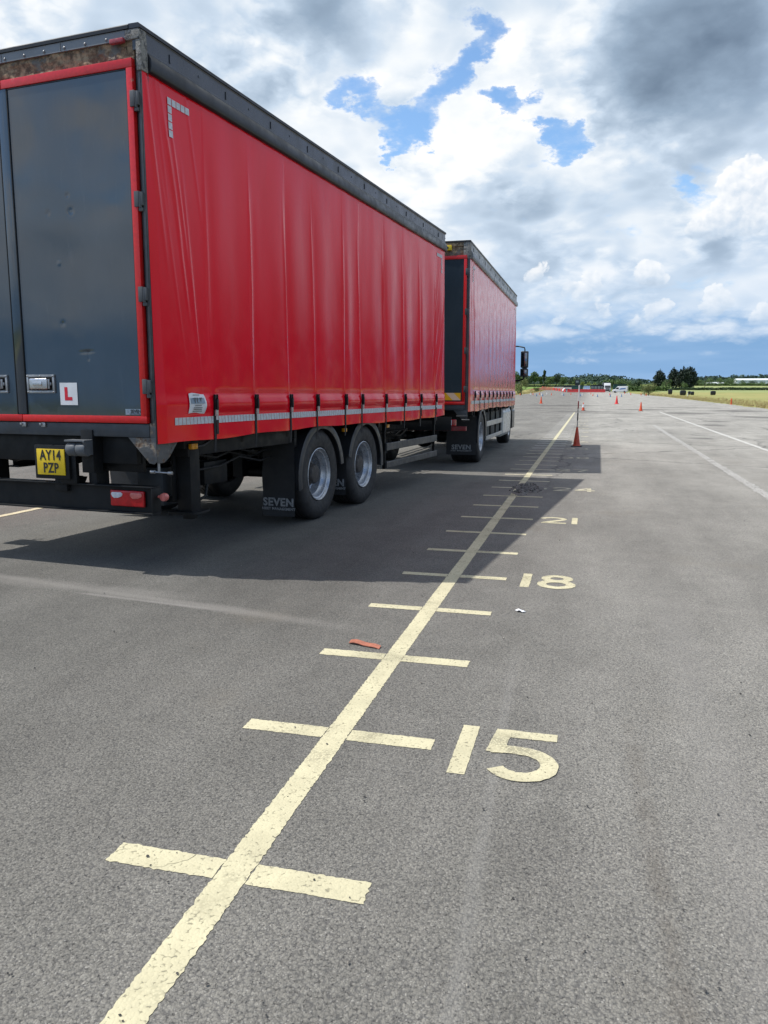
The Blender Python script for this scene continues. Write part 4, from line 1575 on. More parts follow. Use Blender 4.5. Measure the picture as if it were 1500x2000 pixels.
b.tube([(-2.2, .18, .96), (-1.6, .2, .86), (-1.3, .2, .93), (-1.0, .2, .84), (-.7, .22, .95)], .02, 8)
b.build('rear_coupling', MT['black'], tr, bevel=.005)
# underrun bumper: C channel with punched holes
bm_ = empty('underrun_bumper')
bm_.parent = tr
YB = .085
prof_b = MB()
prof_b.box(-2.46, -.092, YB, YB+.008, .494, .690)
o = prof_b.build('bumper_face', MT['black'], bm_)
cut = MB()
for x in (-1.43, -.83, -2.05):
    cut.lathe([(.0, YB-.02), (.017, YB-.02), (.017, YB+.03), (0, YB+.03)], 'y', (x, 0, .600), 16)
    for (ddx, dz_) in ((.02, .065), (.085, .065), (.02, -.068), (.085, -.068)):
        cut.box(x+ddx, x+ddx+.03, YB-.02, YB+.03, .600+dz_-.006, .600+dz_+.006)
        cut.box(x+ddx+.042, x+ddx+.056, YB-.02, YB+.03, .600+dz_-.006, .600+dz_+.006)
cut.box(-1.36, -1.31, YB-.02, YB+.03, .606, .610)
co = cut.build('hole_cutter', MT['black'])
bo = o.modifiers.new('holes', 'BOOLEAN')
bo.object = co
bo.operation = 'DIFFERENCE'
bo.solver = 'EXACT'
bpy.context.view_layer.update()
me = bpy.data.meshes.new_from_object(o.evaluated_get(bpy.context.evaluated_depsgraph_get()))
o.modifiers.clear()
o.data = me
cm = co.data
bpy.data.objects.remove(co)
b = MB()
b.box(-2.47, -.084, YB-.050, YB+.06, .690, .702)
b.box(-2.47, -.084, YB-.050, YB+.06, .480, .4935)
b.build('bumper_flange', MT['black'], bm_, bevel=.004)
b = MB()
b.prism([(YB-.05, .4945), (YB+.06, .4945), (YB+.06, .6895), (YB-.05, .6895)], 'x', -.0915, -.084)
b.build('bumper_end', MT['black'], bm_, bevel=.002)
for x in (-.70, -1.95):
    MB().box(x-.04, x+.04, YB+.009, YB+.16, .53, .88).build('bumper_bracket', MT['black'], bm_, bevel=.006)
lamp_panel(bm_, -.505, -.180, YB-.002, .534, .662)
lamp_panel(bm_, -2.55+.180, -2.55+.505, YB-.002, .534, .662)
for x, s in ((-.085, 1), (-2.465, -1)):
    b = MB()
    b.tube([(x+s*.002, YB+.03, .62), (x+s*.06, YB+.03, .618)], [.013, .011], 10)
    b.lathe([(.0, -.022), (.030, -.02), (.034, 0), (.030, .02), (0, .022)], 'y', (x+s*.055, YB+.03, .618), 18)
    b.build('outline_marker', MT['pink_lens'], bm_, smooth=40)
# tool box seen under the rear
b = MB()
b.box(-.62, -.36, .55, .95, .47, .80)
b.build('storage_box', mat('blue grey box', (.035, .043, .052), .5), tr, bevel=.02)
# axles and wheels
for y in (3.07, 4.41):
    b = MB()
    b.tube([(-2.4, y, .515), (-.2, y, .515)], .065, 14)
    for x in (-.86, -1.69):
        b.box(x-.05, x+.05, y-.40, y+.30, .58, .66)
        b.tube([(x, y+.22, .60), (x, y+.22, .80)], .12, 16)
        b.box(x-.06, x+.06, y-.48, y-.36, .50, .80)
    b.tube([(-1.2, y-.1, .52), (-1.2, y-.35, .62)], .07, 10)
    b.build('axle', MT['black'], tr, smooth=40)
for y in (3.07, 4.41):
    wheel(tr, y, True)
    wheel(tr, y, False)
for s in (True, False):
    mudguard(tr, 3.07, s, -12, 172)
    mudguard(tr, 4.41, s, 14, 186)
mud_flap(tr, 2.44, -.455, -.075, .115, .93)
mud_flap(tr, 3.77, -.455, -.055, .19, .68)
mud_flap(tr, 2.44, -2.475, -2.095, .115, .93)
mud_flap(tr, 3.77, -2.475, -2.095, .19, .68, False)
b = MB()
b.box(-.46, -.10, 2.50, 2.56, .86, 1.05)
b.box(-.46, -.08, 2.452, 2.50, .88, .95)
b.build('flap_bracket', MT['black'], tr, bevel=.004)
side_guard(tr, mat('grey black guard rail', (.045, .046, .048), .45, var=.2, dust=.3, dustcol=(.1, .1, .095)), 5.26, 7.68, [(.385, .475), (.630, .735)], 1.04)
b = MB()
b.tube([(-1.7, 5.9, .80), (-.55, 5.9, .80)], .13, 20)
b.tube([(-1.7, 6.5, .78), (-.7, 6.5, .78)], .11, 20)
b.build('air_tank', MT['black'], tr, smooth=40)
b = MB()
b.box(-1.24, -1.14, 6.6, 8.6, .60, .72)
b.box(-1.41, -1.31, 6.6, 8.6, .60, .72)
b.prism([(-1.5, 8.55), (-1.05, 8.55), (-1.22, 9.3), (-1.33, 9.3)], 'z', .58, .66)
b.lathe([(.03, -.03), (.07, -.03), (.07, .03), (.03, .03)], 'z', (-1.275, 9.38, .62), 18)
b.box(-1.7, -.85, 6.55, 6.75, .58, .80)
b.build('drawbar', MT['black'], tr, bevel=.004)
b = MB()
for k, x in enumerate((-1.0, -1.1, -1.45)):
    b.tube([(x, 7.7, .85), (x+.02, 8.0, .70), (x+.03, 8.35, .66), (x+.02, 8.7, .74), (x, 9.0, .86)], .014, 8)
b.build('air_hose', MT['black'], tr, smooth=60)

# ------------------------------------------------------------------ the lorry in front
KX, KY, KT, KL, KZ = -2.113, 14.178, .0115, 8.10, 4.075
kr = empty('rigid_lorry', (KX, KY, 0), -KT)
tag(kr, 'red curtain sided rigid lorry with dark cab, standing ahead of the trailer', 'lorry')
kstraps = [.55+.66*i for i in range(11)]
kcu, kfn = curtain_body(kr, KL, KZ, 1.105, kstraps, MT['curtain_old'], MT['fascia_pale'], 23, .42, (520, 90))
for s in (0, 1):
    X = (lambda x: x) if s == 0 else (lambda x: -2.55-x)
    b = MB()
    b.box(X(-.05), X(.0), .004, .09, 1.10, KZ-.30)
    b.build('corner_post', MT['frame_grey'], kr, bevel=.004)
    b = MB()
    b.box(X(-.118), X(.008), -.008, .072, KZ-.305, KZ-.030)
    b.build('corner_cap', MT['crumbled'], kr, bevel=.006)
    b = MB()
    b.prism([(X(-.26), 1.120), (X(-.004), 1.120), (X(-.004), .93), (X(-.07), .92)], 'y', .002, .014)
    b.box(X(-.20), X(.0), -.03, .0, 1.0, 1.03)
    b.tube([(X(-.10), -.02, .95), (X(.04), -.02, .95)], .012, 8)
    b.build('corner_bracket', MT['frame_grey'], kr, bevel=.003)
b = MB()
b.box(-2.44, -.119, -.006, .05, KZ-.092, KZ-.0275)
b.box(-2.44, -.119, .010, .06, 3.80, KZ-.0925)
b.build('rear_header', MT['rust'], kr, bevel=.004)
b = MB()
b.box(-.56, -.325, -.045, -.007, 3.915, 4.005)
yl = b.build('work_lamp', MT['yellow'], kr, bevel=.012)
b = MB()
b.lathe([(.02, -.045), (.02, -.05), (.012, -.052), (0, -.052)], 'y', (-.40, 0, 3.96), 12)
b.build('lamp_boss', MT['black'], yl)
MB().box(-2.49, -.052, -.004, .11, 1.121, 1.215).build('rear_sill', MT['sill'], kr, bevel=.006)
kd = rear_door(kr, -1.232, -.052, 1.22, 3.825, True, False)
kd2 = rear_door(kr, -2.492, -1.318, 1.22, 3.825, False, False)
MB().box(-1.3175, -1.2325, -.019, .03, 1.278, 3.76).build('centre_seal', MT['door_skin'], kd, bevel=.004)
MB().box(-.95, -.128, -.017, -.0145, 1.300, 1.432).build('hazard_board', MT['hazard'], kd)
MB().box(-2.42, -1.60, -.017, -.0145, 1.300, 1.432).build('hazard_board', MT['hazard'], kd2)
b = MB()
for x in (-.86, -1.69):
    b.box(x-.04, x+.04, .1, 10.0, .72, .98)
for k in range(10):
    b.box(-2.45, -.10, .4+.8*k, .46+.8*k, 1.0, 1.12)
b.box(-2.2, -.3, .0, .06, .75, 1.0)
b.build('chassis', MT['black'], kr, bevel=.004)
kb = empty('underrun_bumper')
kb.parent = kr
MB().box(-2.50, -.035, .06, .16, .745, .825).build('bumper_bar', mat('red bumper paint', (.22, .012, .014), .45, var=.2, dust=.3), kb, bevel=.006)
for x0, x1 in ((-.80, -.215), (-2.33, -1.75)):
    t_ = empty('tail_light')
    t_.parent = kb
    MB().box(x0, x1, .03, .10, .835, .955).build('lamp_housing', MT['red_lens'], t_, bevel=.01)
    MB().box(x1-.20, x1-.07, .020, .05, .848, .942).build('reversing_lens', MT['clear_lens'], t_, bevel=.006)
    MB().box(x1-.05, x1-.005, .022, .05, .848, .942).build('indicator_lens', MT['pink_lens'], t_, bevel=.006)
b = MB()
b.tube([(-2.30, 8.82, .50), (-.25, 8.82, .50)], .07, 14)
b.build('axle', MT['black'], kr, smooth=40)
b = MB()
b.tube([(-2.35, 2.2, .53), (-.2, 2.2, .53)], .09, 14)
b.ball((-1.275, 2.2, .53), .24, .24, .24, 18, 10)
for x in (-.86, -1.69):
    b.box(x-.04, x+.04, 1.4, 3.0, .60, .68)
b.build('axle', MT['black'], kr, smooth=40)
for s in (True, False):
    wheel(kr, 2.20, s, -.06, .58, .53)
    wheel(kr, 8.82, s, -.20, .32, .51)
    mudguard(kr, 2.20, s, -10, 180, .60, .62, .53)
mud_flap(kr, 1.50, -.66, -.055, .20, .98, True, .070)
mud_flap(kr, 1.50, -2.50, -1.89, .20, .98, True, .070)
side_guard(kr, MT['alu'], 3.05, 5.95, [(.405, .49), (.70, .815)], 1.10, -.06, 4)
for s in (0, 1):
    X = (lambda x: x) if s == 0 else (lambda x: -2.55-x)
    b = MB()
    b.prism([(X(-.62), .32), (X(-.12), .32), (X(-.05), .40), (X(-.04), .95), (X(-.09), 1.03), (X(-.62), 1.03)], 'y', 6.0, 7.75)
    b.build('fuel_tank', MT['tank'], kr, bevel=.03, seg=3)
# cab
cb = empty('cab')
cb.parent = kr
b = MB()
b.prism([(8.30, .95), (10.42, .95), (10.45, 1.75), (10.28, 2.75), (9.95, 3.10), (8.30, 3.15)], 'x', -2.33, -.22)
b.build('cab_shell', mat('black cab paint', (.012, .013, .014), .45, var=.1, spec=.3), cb, bevel=.05, seg=3)
b = MB()
b.add([(-.2165, 8.85, 1.85), (-.2165, 10.12, 1.85), (-.2165, 9.98, 2.62), (-.2165, 8.85, 2.62)], [(0, 1, 2, 3)])
b.add([(-2.3335, 8.85, 1.85), (-2.3335, 8.85, 2.62), (-2.3335, 9.98, 2.62), (-2.3335, 10.12, 1.85)], [(0, 1, 2, 3)])
b.build('side_window', MT['glass'], cb)
b = MB()
b.prism([(10.455, 1.80), (10.462, 1.80), (10.30, 2.72), (10.293, 2.72)], 'x', -2.20, -.35)
b.build('windscreen', MT['glass'], cb)
b = MB()
b.box(-2.34, -.21, 9.55, 10.48, .38, .94)
b.box(-2.30, -.25, 8.3, 9.5, .75, .94)
b.build('cab_bumper', MT['plastic'], cb, bevel=.05, seg=3)
for s in (True, False):
    mg_ = mudguard(cb, 8.82, s, -10, 190, .60, .40, .51)
    mg_.location = (-.13 if s else .13, 0, 0)
    b = MB()
    X = (lambda x: x) if s else (lambda x: -2.55-x)
    b.box(X(-.217), X(-.19), 8.95, 9.15, 1.55, 1.60)
    b.build('door_handle', MT['plastic'], cb, bevel=.006)
for s in (0, 1):
    X = (lambda x: x) if s == 0 else (lambda x: -2.55-x)
    mr = empty('wing_mirror')
    mr.parent = kr
    ym = 9.35
    b = MB()
    b.tube([(X(-.23), ym+.25, 2.80), (X(-.03), ym+.1, 2.78), (X(.135), ym+.02, 2.74), (X(.15), ym, 2.68), (X(.15), ym, 2.60)], .018, 8)
    b.tube([(X(-.23), ym+.25, 1.80), (X(-.03), ym+.15, 1.79), (X(.11), ym+.05, 1.83), (X(.145), ym+.01, 1.90), (X(.15), ym, 2.0)], .026, 8)
    b.ball((X(-.19), ym+.2, 1.80), .07, .08, .06)
    b.build('mirror_arm', MT['black'], mr, smooth=50)
    b = MB()
    b.box(X(.035), X(.255), ym-.02, ym+.12, 2.16, 2.64)
    b.box(X(.030), X(.255), ym-.02, ym+.12, 1.90, 2.14)
    b.box(X(.08), X(.22), ym+.0, ym+.08, 2.12, 2.18)
    b.build('mirror_housing', MT['plastic'], mr, bevel=.035, seg=3)
    b = MB()
    b.box(X(.07), X(.22), ym-.023, ym-.019, 2.21, 2.59)
    b.box(X(.065), X(.22), ym-.023, ym-.019, 1.945, 2.10)
    b.build('mirror_glass', MT['mirror'], mr, bevel=.0015)


# ------------------------------------------------------------------ small things on the tarmac
b = MB()


def patch(u, v_):
    a = 2*PI*u
    rr = v_*(1+.22*math.sin(3*a+1)+.12*math.sin(7*a))
    x, y = .20*rr*math.cos(a), .68*rr*math.sin(a)
    h = max(0, 1-v_**3)*(.014+.012*mnoise.noise((x*9, y*9, 0))+.014*mnoise.noise((x*30, y*30, 3)))
    return (x, y, .005+h)


b.grid(patch, 64, 22)
rb = random.Random(5)
for i in range(150):
    a = rb.uniform(0, 2*PI)
    q = rb.uniform(.0, 1.15)
    x, y = .2*q*math.cos(a), .7*q*math.sin(a)
    s_ = rb.uniform(.006, .02)
    b.ball((x, y, .010+(.012 if q < .9 else -.004)), s_, s_*rb.uniform(.6, 1.2), s_*.7, 6, 4)
pt = b.build('loose_tarmac', MT['rubble'], loc=(-.86, 11.85, 0))
tag(pt, 'low mound of dark broken tarmac over the painted line near the number 24', 'rubble')

b = MB()
n = 12
V = []
for i in range(n+1):
    u = i/n
    x = -1.283+.194*u
    y = 4.178-.052*u
    z = .004+.006*math.sin(u*PI*1.3)+.004*math.sin(u*9)
    V += [(x, y-.022, z), (x, y+.022, z+.005), (x, y+.022, z+.009), (x, y-.022, z+.004)]
F = []
for i in range(n):
    for k in range(4):
        F.append((i*4+k, i*4+(k+1) % 4, (i+1)*4+(k+1) % 4, (i+1)*4+k))
F += [(3, 2, 1, 0), (n*4, n*4+1, n*4+2, n*4+3)]
b.add(V, F)
tag(b.build('plastic_strip', MT['orange_strip']), 'orange plastic strip lying just behind the tick past number 15', 'litter')
b = MB()
b.grid(lambda u, v_: (-.383+.055*(u-.5)+.008*math.sin(v_*5), 5.09+.04*(v_-.5)+.006*math.sin(u*7), .004+.010*abs(math.sin(u*4+v_*3))*math.sin(PI*u)), 10, 8)
V0 = list(b.v)
b.add([(p[0], p[1], p[2]+.002) for p in V0], [tuple(f) for f in b.f[:]])
tag(b.build('paper_scrap', MT['white_card'], smooth=30), 'crumpled white paper scrap lying below the number 18', 'litter')

rs = random.Random(21)
V, F = [], []
for i in range(900):
    y = .7+11*rs.random()**1.7
    x = -1.0+rs.uniform(-.62, .50)*(y+1.2)*.9
    s_ = rs.choice([.002, .0025, .003, .0035, .005])*rs.uniform(.7, 1.3)
    o = len(V)
    pts = [Vector((1, 0, 0)), Vector((-1, 0, 0)), Vector((0, 1, 0)), Vector((0, -1, 0)), Vector((0, 0, 1)), Vector((0, 0, -1))]
    rz = rs.uniform(0, PI)
    for p in pts:
        p = Vector((p.x*rs.uniform(.7, 1.4), p.y*rs.uniform(.6, 1.1), p.z*rs.uniform(.5, .9)))
        V.append((x+s_*(p.x*math.cos(rz)-p.y*math.sin(rz)), y+s_*(p.x*math.sin(rz)+p.y*math.cos(rz)), .004+s_*p.z+s_*.3))
    for f in ((0, 2, 4), (2, 1, 4), (1, 3, 4), (3, 0, 4), (2, 0, 5), (1, 2, 5), (3, 1, 5), (0, 3, 5)):
        F.append(tuple(q+o for q in f))
b = MB()
b.add(V, F)
tag(b.build('loose_grit', MT['stones']), 'loose dark and pale grit scattered over the near asphalt', 'grit', kind='stuff')


# ------------------------------------------------------------------ cones, poles, barriers
def cone(h, m_body, sleeve=False, base_m=None, loc=(0, 0, 0), label='', group=None, n=20):
    r_ = empty('traffic_cone', loc, random.uniform(-.3, .3))
    tag(r_, label, 'traffic cone', group)
    w_ = h*.27
    b = MB()
    t_ = h*.045
    k = w_*.28
    b.prism([(-w_, -w_+k), (-w_+k, -w_), (w_-k, -w_), (w_, -w_+k), (w_, w_-k), (w_-k, w_), (-w_+k, w_), (-w_, w_-k)], 'z', .002, t_)
    b.build('cone_base', base_m or m_body, r_, bevel=h*.012)
    b = MB()
    b.lathe([(h*.205, t_), (h*.190, t_+h*.03), (h*.175, t_+h*.035), (h*.050, h*.965), (h*.042, h), (h*.030, h), (h*.030, h*.93), (0, h*.93)], 'z', (0, 0, 0), n)
    b.build('cone_body', m_body, r_, smooth=40)
    if sleeve:
        b = MB()
        f0, f1 = .42, .80
        rad = lambda f: h*(.175+(.050-.175)*(f-.08)/.885)+h*.006
        b.lathe([(rad(f0)-h*.01, h*f0), (rad(f0), h*f0), (rad(f1), h*f1), (rad(f1)-h*.01, h*f1)], 'z', (0, 0, 0), n)
        b.build('reflective_sleeve', MT['sleeve'], r_, smooth=40)
    return r_


c = cone(.53, MT['orange_dark'], False, MT['cone_base'], (-.27, 21.88, 0), 'scuffed orange cone in the lorry shadow holding a tall banded pole', n=32)
p = empty('marker_pole', (-.27, 21.88, 0))
tag(p, 'tall thin pole in white, red and dark bands standing out of the shaded cone', 'pole')
zz = [.50, .70, .90, 1.02, 1.22, 1.42, 1.645]
for k, (m, r_) in enumerate(((MT['steel_dull'], .013), (MT['pole_dark'], .017), (MT['steel_dull'], .013), (MT['pole_red'], .017), (MT['sleeve'], .016), (MT['sleeve'], .018))):
    b = MB()
    lean = lambda z: .012*(z-.5)
    b.tube([(lean(zz[k]), 0, zz[k]+.0005), (lean(zz[k+1]), 0, zz[k+1])], r_, 12)
    b.build('pole_band', m, p, smooth=40)
cone(.90, MT['orange'], False, None, (-6.1, 106.7, gz(106.7)), 'orange cone standing alone on open tarmac just right of the lorry mirror')
cone(.66, MT['orange'], True, MT['cone_base'], (-.4, 66.9, gz(66.9)), 'orange cone with wide white sleeve and black base at the line end', n=28)
cone(1.05, MT['cone_red'], False, None, (3.5, 105.8, gz(105.8)), 'red cone standing alone on the tarmac in front of the white van')
cone(.72, MT['orange'], False, MT['cone_base'], (4.1, 66.7, gz(66.7)), 'orange cone with dark base at the far end of the white lane line', n=28)

rc = random.Random(9)
small = [(1016, 772, 'o'), (1036, 771, 'w'), (1041, 771, 'o'), (1048, 774, 'b'), (1054, 771, 'o'), (1058, 772, 'w'), (1060, 774, 'b'), (1068, 770, 'w'),
         (1077, 772, 'o'), (1098, 771, 'w'), (1101, 773, 'b'), (1115, 771, 'o'), (1134, 774, 'b'), (1137, 772, 'w'), (1154, 770, 'o'), (1158, 773, 'o'),
         (1167, 775, 'b'), (1191, 772, 'o'), (1192, 775, 'b'), (1209, 769, 'w'), (1214, 775, 'b'), (1220, 769, 'o'), (1228, 769, 'w'), (1232, 771, 'o'), (1252, 772, 'o'), (1256, 772, 'w'), (1262, 773, 'o')]


def ground_at(px, py):
    d = _f+_r2*((px-750)/FPX)+_u2*((1000-py)/FPX)
    Y = 20.0
    while Y < 700:
        if CAMH+d.z/d.y*Y <= gz(Y):
            break
        Y *= 1.002
    return (d.x/d.y*Y, Y, gz(Y))


KIN = {'o': ('cone_orange', MT['orange']), 'w': ('cone_white', MT['sleeve']), 'b': ('cone_blue', mat('blue cone plastic', (.05, .16, .32), .5))}


def far_cone(m, label):
    b = MB()
    b.box(-.2, .2, -.2, .2, .002, .04)
    b.lathe([(.15, .04), (.035, .74), (.02, .75), (0, .75)], 'z', (0, 0, 0), 10)
    o = b.build('traffic_cone', m)
    return tag(o, label, 'traffic cone', 'small cones scattered across the far tarmac')


protos = {'o': far_cone(MT['orange'], 'small far orange cone among the scatter of cones before the red barriers'),
          'w': far_cone(MT['sleeve'], 'small far white cone among the scatter of cones before the red barriers'),
          'b': far_cone(KIN['b'][1], 'small far blue cone among the scatter of cones before the red barriers')}
used = set()
for (px, py, kk) in small:
    o = protos[kk]
    if kk in used:
        o = protos[kk].copy()
        COL.objects.link(o)
    used.add(kk)
    gx, gy, gzz = ground_at(px, py)
    o.location = (gx, gy, gzz)
    o.scale = (.95, .95, .95)

# verge posts
for (px, py, lab) in ((1428, 790, 'short orange post at the tarmac edge by the dry grass'), (1343, 774, 'short pale post in the dry grass beside the bales')):
    gx, gy, gzz = ground_at(px, py)
    b = MB()
    b.tube([(0, 0, 0), (0, 0, .72)], [.09, .075], 12)
    b.lathe([(.16, .0), (.16, .05), (.09, .06)], 'z', (0, 0, 0), 12)
    b.lathe([(.076, .72), (.05, .76), (0, .77)], 'z', (0, 0, 0), 12)
    tag(b.build('verge_post', MT['orange'] if px > 1400 else MT['sleeve'], loc=(gx, gy, gzz), smooth=40), lab, 'post')


def barrier_mesh():
    b = MB()
    b.prism([(-.22, .0), (.22, .0), (.22, .16), (.09, .36), (.06, 1.22), (-.06, 1.22), (-.09, .36), (-.22, .16)], 'x', -.80, .80)
    for x in (-.45, .0, .45):
        b.box(x-.14, x+.14, -.100, .100, .52, .62)
    b.box(-.80, -.72, -.11, .11, .3, .6)
    return b


proto = None
for i in range(21):
    if i < 12:
        px = 1112+6.6*i
        if 1181 < px < 1190:
            continue
        x, y, z = at(px, 322)
        rz = .02
        lab = 'red plastic barrier in the straight row before the green and dark cabins'
    else:
        k = i-12
        x, y, z = at(1103-5.4*k, 330+15*k)
        rz = -1.15
        lab = 'red plastic barrier in the slanting row along the left side of the tarmac'
    if proto is None:
        o = proto = barrier_mesh().build('traffic_barrier', MT['barrier_red'], bevel=.02)
    else:
        o = proto.copy()
        COL.objects.link(o)
    o.location = (x, y, z)
    o.rotation_euler = (0, 0, rz+YAW*.2)
    tag(o, lab, 'barrier', 'red barriers across the far tarmac')


# ------------------------------------------------------------------ cabins, far lorry, van
def cabin(px0, px1, Y, z0, z1, m, label, windows=0, depth=3.0, name='site_cabin'):
    x0, x1 = at(px0, Y)[0], at(px1, Y)[0]
    g = gz(Y)
    r_ = empty(name, ((x0+x1)/2, Y, g))
    tag(r_, label, 'cabin')
    h = (x1-x0)/2
    MB().box(-h, h, 0, depth, z0, z1).build('cabin_wall', m, r_, bevel=.03)
    MB().box(-h-.08, h+.08, -.1, depth+.1, z1, z1+.14).build('cabin_roof', MT['dark_cabin'], r_, bevel=.03)
    b = MB()
    n_ = int(h*2/.35)
    for i in range(n_):
        x = -h+.1+(2*h-.2)*i/max(1, n_-1)
        b.box(x-.03, x+.03, -.035, -.001, z0+.1, z1-.1)
    b.build('cabin_cladding', m, r_)
    for i in range(windows):
        x = -h+2*h*(i+.5)/windows
        MB().box(x-.55, x+.55, -.06, -.036, z0+.9, z1-.45).build('window', mat('cabin window', (.16, .20, .19), .1), r_, bevel=.01)
    return r_


cabin(1116, 1138, 338, 0, 2.55, MT['green_box'], 'long green site cabin behind the red barriers, left of the pale blue one')
cabin(1139.5, 1152, 336, .1, 2.5, MT['pale_blue'], 'pale blue site cabin between the green one and the dark one')
cabin(1153.5, 1180, 340, 0, 2.7, MT['dark_cabin'], 'dark low site cabin with a row of windows left of white lorry', 4)
cabin(1197.5, 1223, 345, 0, 3.0, MT['green_box'], 'dark green site cabin behind the white van', 0)
cabin(1122.5, 1131.5, 345, 2.7, 5.0, MT['dark_cabin'], 'dark box cabin raised above the long green cabin', 1)
cabin(1100, 1122, 372, 1.6, 2.4, MT['dark_cabin'], 'low dark shed roof line left of the raised box cabin', 0)
# pale small vehicle by the barriers
def vehicle_van(loc, rz, label, lettered=True):
    r_ = empty('van', loc, rz)
    tag(r_, label, 'van')
    b = MB()
    prof = [(-2.75, .38), (2.35, .38), (2.70, .50), (2.74, .95), (2.55, 1.15), (1.75, 1.32), (1.10, 2.12), (.75, 2.38), (-2.55, 2.45), (-2.74, 2.30), (-2.75, .6)]
    b.prism(prof, 'x', -1.0, 1.0)
    b.build('van_body', MT['white'], r_, bevel=.09, seg=3)
    for s in (-1, 1):
        b = MB()
        b.prism([(1.60, 1.36), (1.12, 1.98), (.35, 1.98), (.35, 1.36)], 'x', s*1.003, s*1.012)
        b.build('side_window', MT['glass'], r_)
        for y in (-1.75, 1.75):
            b = MB()
            b.lathe([(.0, -.11), (.34, -.11), (.36, -.08), (.36, .08), (.34, .11), (.2, .115), (0, .115)], 'x', (s*.90, y, .36), 24)
            b.build('wheel', MT['rubber'], r_, smooth=40)
        if lettered:
            b = MB()
            b.prism([(-2.2, 1.35), (.1, 1.15), (.15, 1.42), (-.5, 1.72), (-2.2, 1.78)], 'x', s*1.003, s*1.008)
            b.build('side_graphic', mat('blue van graphic', (.06, .14, .32), .4), r_)
    b = MB()
    b.prism([(1.80, 1.36), (1.16, 2.09), (1.14, 2.07), (1.76, 1.34)], 'x', -.86, .86)
    b.build('windscreen', MT['glass'], r_, loc=(0, .03, .02))
    return r_


x, y, z = at(1211, 312)
vehicle_van((x, y, z), R(78), 'white panel van with blue side graphic parked in front of the green cabin')
x, y, z = at(1108, 332)
r_ = empty('car', (x, y, z), R(-70))
tag(r_, 'small pale car half hidden behind the red barriers', 'car')
b = MB()
b.prism([(-2.0, .3), (2.0, .3), (2.05, .75), (1.2, .95), (.6, 1.45), (-1.3, 1.48), (-1.95, 1.0)], 'x', -.85, .85)
b.build('car_body', MT['white'], r_, bevel=.08, seg=3)
for s in (-1, 1):
    MB().prism([(1.05, .97), (.55, 1.38), (-1.2, 1.40), (-1.6, .98)], 'x', s*.853, s*.858).build('side_window', MT['glass'], r_)
    for yq in (-1.25, 1.3):
        MB().lathe([(0, -.1), (.3, -.1), (.32, 0), (.3, .1), (0, .1)], 'x', (s*.78, yq, .32), 20).build('wheel', MT['rubber'], r_, smooth=40)
x, y, z = at(1186.5, 334)
r_ = empty('far_lorry', (x, y, z), YAW*.4)
tag(r_, 'white lorry facing the camera far off between the cabins', 'lorry')
MB().prism([(0, .85), (0.05, 1.9), (.28, 2.8), (.75, 3.55), (2.3, 3.6), (2.3, .85)], 'x', -1.22, 1.22).build('cab', MT['white'], r_, bevel=.1, seg=3)
MB().prism([(-.012, 1.72), (-.03, 1.76), (.20, 2.60), (.24, 2.58)], 'x', -1.08, 1.08).build('windscreen', MT['glass'], r_)
b = MB()
for k in range(4):
    b.box(-.75, .75, -.03, -.001, .98+.16*k, 1.07+.16*k)
b.build('grille', MT['ink'], r_)
MB().box(-1.22, 1.22, -.08, .35, .35, .84).build('bumper', MT['ink'], r_, bevel=.05)
for s in (-1, 1):
    MB().box(s*.75, s*1.1, -.1, -.081, .55, .72).build('headlight', MT['clear_lens'], r_, bevel=.02)
    MB().lathe([(0, -.15), (.48, -.15), (.5, 0), (.48, .15), (0, .15)], 'x', (s*1.0, 1.0, .5), 24).build('wheel', MT['rubber'], r_, smooth=40)
    MB().box(s*1.35, s*1.55, .25, .4, 1.9, 2.6).build('mirror', MT['ink'], r_, bevel=.03)
MB().box(-1.25, 1.25, 2.4, 9.0, 1.0, 3.9).build('load_body', MT['dark_cabin'], r_, bevel=.03)


# ------------------------------------------------------------------ plants
def crown(V, F, lobes, n, r_leaf, rnd, shell=.55):
    tot = sum(l[3]*l[4]*l[5] for l in lobes)**1
    for (cx, cy, cz, rx, ry, rz) in lobes:
        k = max(30, int(n*(rx*ry*rz)/tot))
        for i in range(k):
            d = Vector((rnd.gauss(0, 1), rnd.gauss(0, 1), rnd.gauss(0, 1))).normalized()
            q = (shell+(1-shell)*rnd.random())*(1+.16*mnoise.noise((d.x*2.3+cx, d.y*2.3+cy, d.z*2.3+cz)))
            leaf_quad(V, F, Vector((cx+d.x*rx*q, cy+d.y*ry*q, cz+d.z*rz*q)), r_leaf, rnd)


